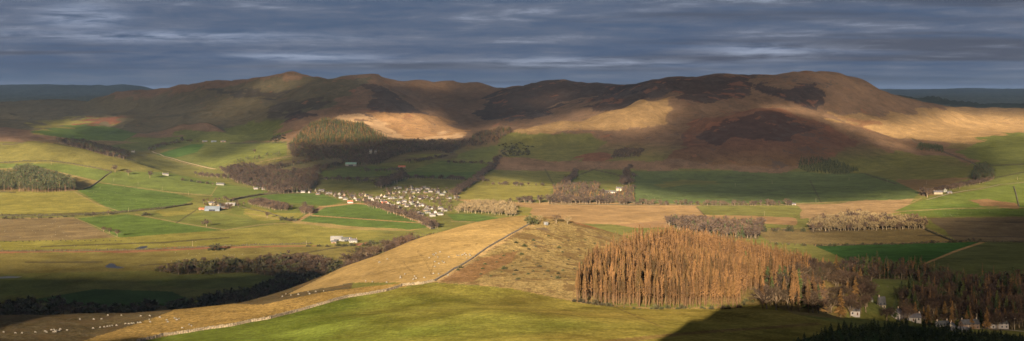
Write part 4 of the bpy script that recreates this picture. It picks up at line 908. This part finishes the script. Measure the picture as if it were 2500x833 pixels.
ribbon('road', [(640,474),(700,469),(760,471)], 5, M_tar, 12, .25, 2800, 4500)
ribbon('road', [(1030,543),(1045,551),(1060,560)], 7, M_tar, 10, .25, 2300, 3500)
ribbon('path', [(2330,800),(2400,803),(2460,806),(2520,812)], 5, M_track, 8, .2, 700, 1500)
wm, nt = nmat('pond_water'); n = N(nt)
n('ShaderNodeOutputMaterial', {'Surface': n('ShaderNodeBsdfPrincipled', {'Base Color': (.015,.02,.03,1), 'Roughness': .45, 'Specular IOR Level': .12}).outputs[0]})
for pl in ([(330,607),(345,602),(360,601),(357,606),(340,609)], [(255,651),(270,643),(280,645),(283,650),(305,653),(290,656),(262,654)], [(-20,677),(20,675),(55,676),(40,679),(-20,681)]):
    Vw = [ground(x, y, 1500, 3000) for x, y in pl]; z = max(v[2] for v in Vw)+.18
    me = bpy.data.meshes.new('pond'); me.from_pydata([(v[0], v[1], z) for v in Vw], [], [tuple(range(len(Vw)))]); me.materials.append(wm)
    o = bpy.data.objects.new('pond_water', me); ROOT.objects.link(o); struct(o)
# ---------------------------------------------------------------- buildings
M_white = simple_mat('white_render', (.165,.155,.14), .08, .3, obj_var=.4); M_cream = simple_mat('cream_render', (.20,.165,.115), .1, .3); M_pink = simple_mat('pinkish_stone', (.13,.09,.065), .15, .4)
M_slate = simple_mat('slate', (.055,.053,.055), .2, .5, obj_var=.25); M_red = simple_mat('red_tile', (.22,.065,.035), .2, .6); M_tin = simple_mat('blue_grey_tin', (.06,.073,.088), .1, .4); M_green = simple_mat('green_tin', (.09,.16,.13), .1, .4)
M_glass = simple_mat('dark_pane', (.02,.022,.028), .1, .3, rough=.15); M_pot = simple_mat('chimney_stone', (.25,.19,.14)); M_wood = simple_mat('brown_door', (.08,.045,.025)); M_barnw = simple_mat('pale_cladding', (.10,.098,.095), .08, .3)
WM = dict(w=M_white, c=M_cream, p=M_pink, t=M_tin, b=M_barnw); RM = dict(s=M_slate, r=M_red, t=M_tin, g=M_green, b=M_barnw)
def building(x, y, L, W_, h, rot, wall, roof, label, group=None, name='house', chim=2, storeys=1, D0=0, D1=1e9, rh=None, pos=None):
    g = pos or ground(x, y, D0, D1)
    if not g: return
    r = bpy.data.objects.new(name, None); ROOT.objects.link(r); z0 = float(height(g[0], g[1])); r.location = (g[0], g[1], z0); r.rotation_euler = (0, 0, rot)
    rh = rh or W_*.42; a, b = L/2, W_/2
    q = Geo(); q.box(-a, a, -b, b, -1.5, h); i = len(q.V)
    w = bpy.data.meshes.new('wall')
    V = q.V+[(-a+.003,-b,h),(-a+.003,b,h),(-a+.003,0,h+rh),(a-.003,-b,h),(a-.003,b,h),(a-.003,0,h+rh)]
    w.from_pydata(V, [], q.Q+[(i,i+2,i+1),(i+3,i+4,i+5)]); w.materials.append(WM[wall]); wo = bpy.data.objects.new('wall', w); ROOT.objects.link(wo); wo.parent = r
    e = .35; ro = Geo(); sl = rh/b
    for s_ in (-1, 1):
        k = len(ro.V); ya, za = s_*(b+e), h-e*sl
        for X in (-a-e, a+e): ro.V += [(X, ya, za+.05), (X, 0, h+rh+.05), (X, 0, h+rh+.30), (X, ya, za+.30)]
        ro.Q += [(k,k+1,k+2,k+3),(k+7,k+6,k+5,k+4),(k,k+4,k+5,k+1),(k+2,k+6,k+7,k+3),(k+3,k+7,k+4,k)]; ro.M += [0]*5
    rf = ro.mesh('roof', [RM[roof]], r)
    for c in range(chim):
        X = (-a+.8, a-.8, 0)[c]; cg = Geo(); cg.box(X-.5, X+.5, -.35, .35, h+rh-.4, h+rh+1.3); cg.box(X-.2, X+.2, -.18, .18, h+rh+1.3, h+rh+1.75)
        cg.mesh('chimney', [M_pot], rf)
    if name in ('house', 'farmhouse'):
        nw = max(2, int(L/3.2))
        for st in range(storeys):
            for k in range(nw):
                X = -a+L*(k+.5)/nw; zc_ = 1.0+st*2.6
                if st == 0 and k == nw//2:
                    d = Geo(); d.box(X-.5, X+.5, -b-.06, -b+.05, 0, 2.1); d.mesh('door', [M_wood], r)
                else:
                    wd = Geo(); wd.box(X-.55, X+.55, -b-.05, -b+.05, zc_, zc_+1.3); wd.mesh('window', [M_glass], r)
        wd = Geo(); wd.box(-a-.05, -a+.05, -.5, .5, 1.+2.6*(storeys-1), 2.3+2.6*(storeys-1)); wd.mesh('window', [M_glass], r)
    else:
        d = Geo(); d.box(-a*.4, a*.4, -b-.06, -b+.05, 0, h*.75); d.mesh('door', [M_wood if name != 'barn' else M_glass], r)
    return tag(r, label, {'barn':'barn','shed':'shed','house':'house','farmhouse':'farmhouse','church':'church'}[name], group)
ORD = ['leftmost','second','third','fourth','fifth','sixth','seventh','eighth','ninth','tenth','eleventh','twelfth','thirteenth','fourteenth','fifteenth','sixteenth','seventeenth','eighteenth','nineteenth','twentieth']
WN = dict(w='white', c='cream', p='brownish', t='blue-grey', b='pale'); RN = dict(s='dark slate', r='red tiled', t='metal', g='green metal', b='pale')
def cluster(where, group, L, st=1):
    L = sorted((t[0]+float(rnd.normal(0,2.2)), t[1]+float(rnd.normal(0,1.4)))+tuple(t[2:]) for t in L)
    for i, t in enumerate(L):
        x, y, ln, w = t[:4]; wall = t[4] if len(t) > 4 else 'w'; roof = t[5] if len(t) > 5 else 's'
        o = ORD[i]+(' from the left' if i else ''); rot = rnd.choice([0, .25, -.5, 1.3, -.12, 1.75, .7, 1.]) if len(t) < 7 else t[6]
        building(x, y, ln*.95, w*.9, rnd.uniform(2.5, 3.0)*(1.3 if st == 2 else 1), rot, wall, roof, f'{WN[wall]} {"red-tiled " if roof == "r" else ""}house, {o} {where}', group, chim=int(rnd.integers(1, 3)), storeys=st, D0=2700, D1=4600)
cluster('in the top row of the village', 'houses in the top row of the village', [(962,464,12,7),(977,463,13,7),(992,464,13,7,'c'),(1006,466,12,7),(1018,465,14,8,'w','s',0),(1032,465,12,7),(1046,464,12,7),(1058,466,12,7,'c'),(1070,468,12,8,'w','s',1.5),(1083,469,12,7),(1005,460,11,7),(1035,461,11,7)], 2)
cluster('in the second row of the upper village', 'houses in the second row of the upper village', [(948,476,12,7,'p'),(960,474,12,7,'c'),(975,473,13,7),(990,472,12,7),(1010,473,13,7,'c'),(1022,471,12,7),(1036,473,12,7,'p'),(1050,472,12,7),(1066,474,13,8),(1080,476,16,8,'w','s',0)])
cluster('in the third row of the upper village', 'houses in the third row of the upper village', [(952,487,12,7),(964,485,13,7),(978,484,12,7),(1000,486,12,7,'c'),(1014,483,12,7),(1028,485,13,7),(1042,484,12,7),(1054,486,13,7),(1066,487,12,7,'p'),(1098,483,13,7),(1112,485,14,7,'w','s',0)])
cluster('in the terraces of the lower village', 'terraced houses of the lower village', [(998,505,14,7,'w','s',.1),(1008,503,12,7),(1020,504,14,7,'w','s',.15),(1031,505,13,7),(1042,508,13,7),(1052,512,12,7),(1062,517,14,7),(1074,512,13,7,'w','s',.5),(1084,516,14,7,'w','s',.5),(1019,523,14,7,'w','s',.1),(1030,526,14,7,'w','s',-.3),(1046,521,13,7,'w','s',.5),(1060,527,13,7,'w','s',.4),(1026,533,13,7),(1074,524,13,7,'w','s',.5),(1038,517,12,7,'p')], 2)
cluster('in the middle of the village', 'houses in the middle of the village', [(905,486,13,7),(914,490,15,8,'w','s',1.4),(924,487,12,7),(934,491,12,7),(945,494,13,7),(918,497,13,7),(936,500,14,7,'p','r',.1),(958,503,12,7),(968,506,11,6),(930,507,20,10,'p','s',.1),(895,480,11,7,'c'),(972,498,12,7)], 2)
cluster('at the church end of the village', 'houses at the church end of the village', [(742,470,12,7,'w','s',0),(754,471,10,6),(766,468,12,7,'c'),(785,469,17,8,'w','s',-.2),(816,481,12,7),(826,479,13,8,'w','s',1.5),(836,484,14,7),(846,488,12,7),(856,484,15,7,'w','s',.1),(868,485,12,7),(853,494,14,8,'w','r',.3),(842,478,12,7,'p'),(884,482,12,7,'c')], 2)
cluster('among the trees of the village centre', 'houses among the trees of the village centre', [(700,468,11,6),(712,470,10,6,'p'),(726,469,12,7),(776,474,12,7,'p'),(798,475,12,7),(808,473,11,7,'c'),(876,490,12,7),(890,488,11,6,'p'),(900,494,13,7),(948,500,12,7),(985,494,12,7),(992,500,11,7,'p'),(1004,495,12,7),(1018,494,12,6),(940,482,11,7),(928,478,11,7,'c')], 1)
cluster('of the gabled villas by the valley wood', 'gabled villas by the valley wood', [(626,461,13,7,'w','s',0),(637,460,12,8,'w','s',1.5),(648,462,12,7,'w','s',0),(675,464,10,6,'w','s',.2)], 1)
S = building
S(538,452,24,9,3.2,0,'w','s','long white bungalow with porch on the left above the fields', D0=2700, D1=5500, chim=1)
S(404,428,18,8,3.5,.5,'w','s','white gabled house beside orange bushes on the left slope', D0=2700, D1=5500, storeys=1)
S(520,515,36,14,5,-.12,'t','t','big blue-grey tin barn at the front of the left farm', name='barn', chim=0, D0=2400, D1=4000)
S(516,501,14,8,5,.2,'c','s','cream farmhouse behind the tin barn of the left farm', name='farmhouse', storeys=2, D0=2400, D1=4000)
S(538,505,20,9,3.5,1.2,'p','s','brown stone steading between farmhouse and grey sheds', name='barn', chim=0, D0=2400, D1=4000)
S(548,510,22,8,3,.9,'p','s','low brown shed at the right of the tin barn', name='shed', chim=0, D0=2400, D1=4000)
S(563,502,24,9,3.2,-.1,'b','b','pale roofed long shed at the right end of the left farm', name='shed', chim=0, D0=2400, D1=4000)
S(492,513,12,6,2.5,.2,'p','r','small low red-roofed hut left of the tin barn', name='shed', chim=0, D0=2400, D1=4000)
S(500,347,22,8,3,0,'p','t','left grey barn of the far farm on the green slope', name='barn', chim=0, D0=4500, D1=8000)
S(522,347,22,8,3,.1,'t','t','middle grey barn of the far farm on the green slope', name='barn', chim=0, D0=4500, D1=8000)
S(545,347,22,8,3,0,'p','s','right low barn of the far farm on the green slope', name='barn', chim=0, D0=4500, D1=8000)
S(325,372,12,7,4,0,'w','s','tiny white cottage at the end of the tree belt, far left valley', D0=4300, D1=7500)
S(822,588,22,11,4,.05,'b','b','big pale barn with light roof at the valley foot left of the knoll', name='barn', chim=0, D0=2000, D1=3200)
S(846,589,18,9,3.6,.1,'b','s','white-ended barn with dark roof right of the big pale barn', name='barn', chim=0, D0=2000, D1=3200)
S(862,592,14,8,3.5,.2,'w','s','small white cottage beside the dark-roofed barn', D0=2000, D1=3200)
S(815,594,9,6,2.6,.1,'p','s','small brown shed in front of the big pale barn', name='shed', chim=0, D0=2000, D1=3200)
S(1488,472,38,9,4,-.03,'w','s','long white range of the estate house among trees', name='farmhouse', chim=2, D0=2900, D1=4600, storeys=1)
S(1512,466,18,10,6.5,.1,'c','s','tall pale block at the right end of the estate house', D0=2900, D1=4600, storeys=2)
S(1250,506,17,8,3.2,.1,'w','s','white cottage between dark trees behind the knoll', D0=2700, D1=4200)
S(2290,474,22,10,5,-.15,'c','s','pale stone farmhouse with dormers at the right hand farm', name='farmhouse', storeys=2, D0=3000, D1=4600)
S(2307,469,14,9,5.5,1.4,'w','s','white gabled wing behind the right hand farmhouse', storeys=2, D0=3000, D1=4600)
S(2318,472,12,7,3,0,'b','s','low white outbuilding right of the right hand farmhouse', name='shed', chim=0, D0=3000, D1=4600)
S(905,376,10,9,13,.2,'w','s','pale tower-like house showing above the shaded wood, left of two', D0=4200, D1=6200, chim=1, storeys=3, pos=None)
S(917,377,9,9,12,-.1,'w','s','pale tower-like house showing above the shaded wood, right of two', D0=4200, D1=6200, chim=1, storeys=3)
S(857,405,38,14,6,0,'b','g','long green-roofed shed in the shaded wood', name='barn', chim=0, D0=4000, D1=6200)
S(981,410,26,9,4,0,'p','r','red-roofed low steading on the shaded meadow', name='shed', chim=0, D0=4000, D1=6200)
S(1041,356,16,8,6,.2,'p','s','dim stone house at the foot of the lit hill', D0=4500, D1=7000, storeys=2)
S(1101,374,12,8,6,1.4,'w','s','small white gable in the trees below the wooded knoll', D0=4300, D1=6800, storeys=2)
S(1938,501,9,6,3,0,'w','s','tiny white hut at the corner of the tan marsh field', name='shed', chim=0, D0=2500, D1=4200)
def near(x, D): return ((x-CX)/F*D, D, 0)
S(0,0,12.3,5.95,4.4,1.35,'w','s','sunlit white house behind the bare tree, right of the larch hill wood', pos=near(2122,1140), storeys=2)
S(0,0,5.74,5.1,6.4,.1,'c','s','tall narrow cream house with pointed roof beside the sunlit white house', pos=near(2152,1130), storeys=3, rh=6, chim=1)
S(0,0,7.38,5.95,3.2,0,'w','s','small grey-white cottage alone left of the lower right houses', pos=near(2085,1010))
S(0,0,13.94,6.8,3.2,1.15,'w','s','white gable cottage nearest the young firs', pos=near(2190,1040), storeys=1)
S(0,0,15.58,6.8,2.88,-.1,'w','s','low dark-roofed house joined behind the white gable cottage', pos=near(2222,1055))
S(0,0,10.66,6.8,3.36,.3,'w','s','left house of the dormered row in the lower right trees', pos=near(2300,1080), storeys=2)
S(0,0,9.84,6.8,3.2,1.2,'w','s','middle house of the dormered row in the lower right trees', pos=near(2322,1075))
S(0,0,14.76,6.8,2.72,-.2,'w','s','low white front of the dormered row in the lower right trees', pos=near(2342,1050))
S(0,0,14.76,7.65,4.4,.2,'p','s','stone house with big slate roof behind the round tree, lower right', pos=near(2366,1110), storeys=2)
S(0,0,18.04,7.65,4.4,0,'w','s','white house half hidden by tree trunks at lower right', pos=near(2432,1120), storeys=2)
g = ground(1333, 549, 900, 1300)
hb_ = Geo(); hb_.box(-1.7, 1.7, -1.3, 1.3, -.3, 2.1); hb_.box(-1.9, 1.9, -1.5, 1.5, 2.1, 2.3); r = hb_.mesh('hut', [M_barnw]); r.location = g; r.rotation_euler = (0,0,.15)
tag(r, 'small pale box hut alone on top of the knoll', 'hut'); d_ = Geo(); d_.box(-.5, .4, -1.36, -1.28, 0, 1.8); d_.mesh('door', [M_tin], r)
# ---------------------------------------------------------------- poles
M_pole = simple_mat('pole_wood', (.20,.16,.11)); NP = 0
for x, y, s in ((125,403,'on the left hill above the hedge'),(278,444,'below the large bare tree on the left'),(337,452,'in the olive field left of the three trees'),(396,464,'above the right end of the sheep field'),(314,518,'at the corner of the sheep field and the lane'),(460,477,'on the slope above the left farm'),(470,602,'on the red bank left of the white barn'),(748,602,'just left of the white barn'),
  (1795,456,'left of two in the big shaded field'),(1885,449,'right of two in the big shaded field'),(1866,527,'on the olive strip behind the larches'),(1992,494,'at the corner of the shaded field and the marsh'),(2073,441,'on the shaded slope below the dark firs'),(2166,446,'on the slope right of the dark firs'),(2262,450,'above the right hand farm'),(2484,440,'beside the track at far right'),(2385,794,'by the path at lower right'),(2477,806,'at the right end of the lower path')):
    g = ground(x, y, 900 if y > 700 else 2000, 7000)
    if not g: continue
    r = bpy.data.objects.new('utility_pole', None); ROOT.objects.link(r); r.location = (g[0], g[1], g[2]); r.rotation_euler = (0,0,.2); tag(r, 'wooden utility pole '+s, 'pole', 'utility poles across the valley')
    if NP == 0:
        a_ = Geo(); a_.tube((0,0,-.5), (0,0,10), .22, .15, 6); pm = a_.mesh('pole', [M_pole], r); b_ = Geo(); b_.box(-.9, .9, -.08, .08, 9.2, 9.4); bm_ = b_.mesh('crossarm', [M_pole], r)
    else:
        for q in (pm, bm_): c = q.copy(); ROOT.objects.link(c); c.parent = r
    NP += 1
# ---------------------------------------------------------------- sheep and cattle: one continuous skinned body each
def beast(name, J, E, R, mat):
    me = bpy.data.meshes.new(name); me.from_pydata(J, E, []); o = bpy.data.objects.new(name, me); ROOT.objects.link(o)
    o.modifiers.new('skin', 'SKIN'); sv = me.skin_vertices[0].data
    for i, r in enumerate(R): sv[i].radius = (r, r); sv[i].use_root = (i == 0)
    s_ = o.modifiers.new('sub', 'SUBSURF'); s_.levels = 1; s_.render_levels = 1
    bpy.context.view_layer.update(); dg = bpy.context.evaluated_depsgraph_get(); m2 = bpy.data.meshes.new_from_object(o.evaluated_get(dg))
    bpy.data.objects.remove(o); m2.materials.clear(); m2.materials.append(mat); m2.name = name+'_body'; return m2
def quad(L, H_, r, hd, graze):
    J = [(0,0,H_), (L*.42,0,H_), (-L*.42,0,H_*.98), (L*.62,0,H_*(1.05 if not graze else .8)), (L*.85,0,H_*(1.15 if not graze else .25))]; E = [(0,1),(0,2),(1,3),(3,4)]; R = [r,r*.92,r*.9,hd*1.2,hd]
    for sx, a in ((1,.4),(1,-.4),(2,.4),(2,-.4)):
        X = J[sx][0]; i = len(J); J += [(X, a*r*1.1, H_*.55), (X+.02, a*r*1.1, .02)]; E += [(sx,i),(i,i+1)]; R += [hd*.75, hd*.38]
    return J, E, R
M_wool = simple_mat('fleece', (.12,.108,.088), .1, 1., obj_var=.12); M_cow = simple_mat('black_hide', (.012,.010,.010), .2, 1.)
SM = [beast('sheep', *quad(.9,.62,.30,.11,gz), M_wool) for gz in (False, True)]; CM = [beast('cow', *quad(1.7,1.05,.42,.17,gz), M_cow) for gz in (False, True)]
z4 = [(28,767),(122,775),(175,775),(283,767),(360,760),(374,767),(412,750),(432,748),(440,760),(428,766),(447,766),(456,755),(475,754),(483,743),(538,752),(747,736),(803,730),(836,726),(862,722),(882,719),(900,716),(935,713),(1007,700),(1033,700),(1056,697),(1073,696),(1107,692),(1127,690),(1200,666),(1205,684),(1130,638),(1283,647),(1338,670),(1347,685),(642,663),(752,663),(815,662),(975,632),(866,631),(1203,635)]
z5 = [(203,707),(223,718),(150,734),(952,480),(981,459),(1080,463),(1022,470),(1160,443),(1170,458),(1220,440),(1285,437),(85,655),(98,660),(108,668),(123,660)]
z6 = [(305,355),(360,362),(473,365),(585,318),(583,330),(620,300),(480,178),(410,205),(419,203),(700,318),(710,333),(688,342),(775,328),(862,200),(892,214),(922,198),(938,206),(862,240),(848,295),(892,298),(850,140),(857,146),(868,132),(905,122),(885,162),(815,168),(975,162),(1038,150),(1053,150),(1076,149),(1088,143),(1103,133),(1112,146),(1138,141),(1148,152),(1117,170),(965,308),(845,142)]
SP = []
def flock(grp, lab, P_, D0=0, D1=1e9):
    for x, y in P_:
        g = ground(x, y, D0, D1)
        if g: SP.append((g, grp, lab))
flock('sheep walking in line below the crest', 'white sheep strung out on the shaded strip at the bottom left', [(x/3.293, 580+y/3.293) for x, y in z4], 500, 1000)
flock('sheep above the foreground wall', 'white sheep on the tussocky strip above the foreground wall', [(400+x/3.293, 580+y/3.293) for x, y in z5], 500, 1000)
flock('sheep on the tan pasture', 'white sheep on the tan pasture slope of the knoll', [(800+x/3.293, 580+y/3.293) for x, y in z6], 600, 1300)
def randp(poly, cnt, cl=0):
    xs = [p[0] for p in poly]; ys = [p[1] for p in poly]; out = []
    while len(out) < cnt:
        x, y = rnd.uniform(min(xs), max(xs), 1), rnd.uniform(min(ys), max(ys), 1)
        if inpoly(x, y, poly)[0]: out.append((x[0], y[0]))
    return out
flock('sheep in the lush left field', 'white sheep in the lush field below the left copse', randp([(215,460),(246,450),(420,474),(430,498),(300,512),(270,505)], 34), 2500, 4500)
flock('sheep in the brown field', 'white sheep in the brown field at far left', randp([(0,545),(180,540),(250,570),(180,584),(0,588)], 30), 2000, 3500)
flock('sheep on the left meadow', 'white sheep on the meadow above the red hedge bank', randp([(0,595),(400,582),(560,578),(540,598),(300,606),(0,608)], 22), 2000, 3500)
flock('sheep by the shadow edge', 'white sheep on the meadow between hedge bank and riverside wood', randp([(400,616),(620,610),(640,630),(400,640)], 30), 1800, 3000)
flock('sheep near the barns', 'white sheep on the grass above the white barn', randp([(740,545),(860,552),(850,575),(760,565)], 12), 2000, 3500)
flock('sheep in the sunlit corner', 'white sheep in the sunlit corner of the big shaded field', randp([(1560,468),(1600,464),(1690,470),(1640,488),(1590,492)], 24), 2500, 4500)
flock('sheep on the right slope', 'white sheep gathered on the green slope at right', randp([(2205,520),(2300,508),(2480,508),(2490,520),(2380,526),(2300,530)], 34), 2500, 4000)
flock('sheep in the shaded right field', 'white sheep in the shaded field below the right hand farm', randp([(2000,450),(2120,450),(2200,475),(2060,490),(1990,480)], 14), 2800, 4800)
flock('sheep beside the larch hill', 'white sheep on the small green slope right of the larch hill', [(2146,700),(2167,701),(2138,713),(2118,718)], 900, 2000)
for i, (g, grp, lab) in enumerate(SP[:298]):
    o = bpy.data.objects.new('sheep', SM[i % 2]); ROOT.objects.link(o); o.location = g; o.rotation_euler = (0,0,rnd.random()*6.283 if 'line' not in grp else rnd.normal(0,.4)); o.scale = (1.05,)*3; tag(o, lab, 'sheep', grp)
for i in range(20):
    g = ground(8+i*15.2+rnd.normal(0, 2), 591-.3*abs(rnd.normal(0, 3))-i*.1, 2000, 3300)
    o = bpy.data.objects.new('cow', CM[i % 2]); ROOT.objects.link(o); o.location = g; o.rotation_euler = (0,0,rnd.choice([0,math.pi])+rnd.normal(0,.4)); o.scale = (1.2,)*3
    tag(o, 'black cow in the long line below the brown field', 'cow', 'black cattle feeding in a line')
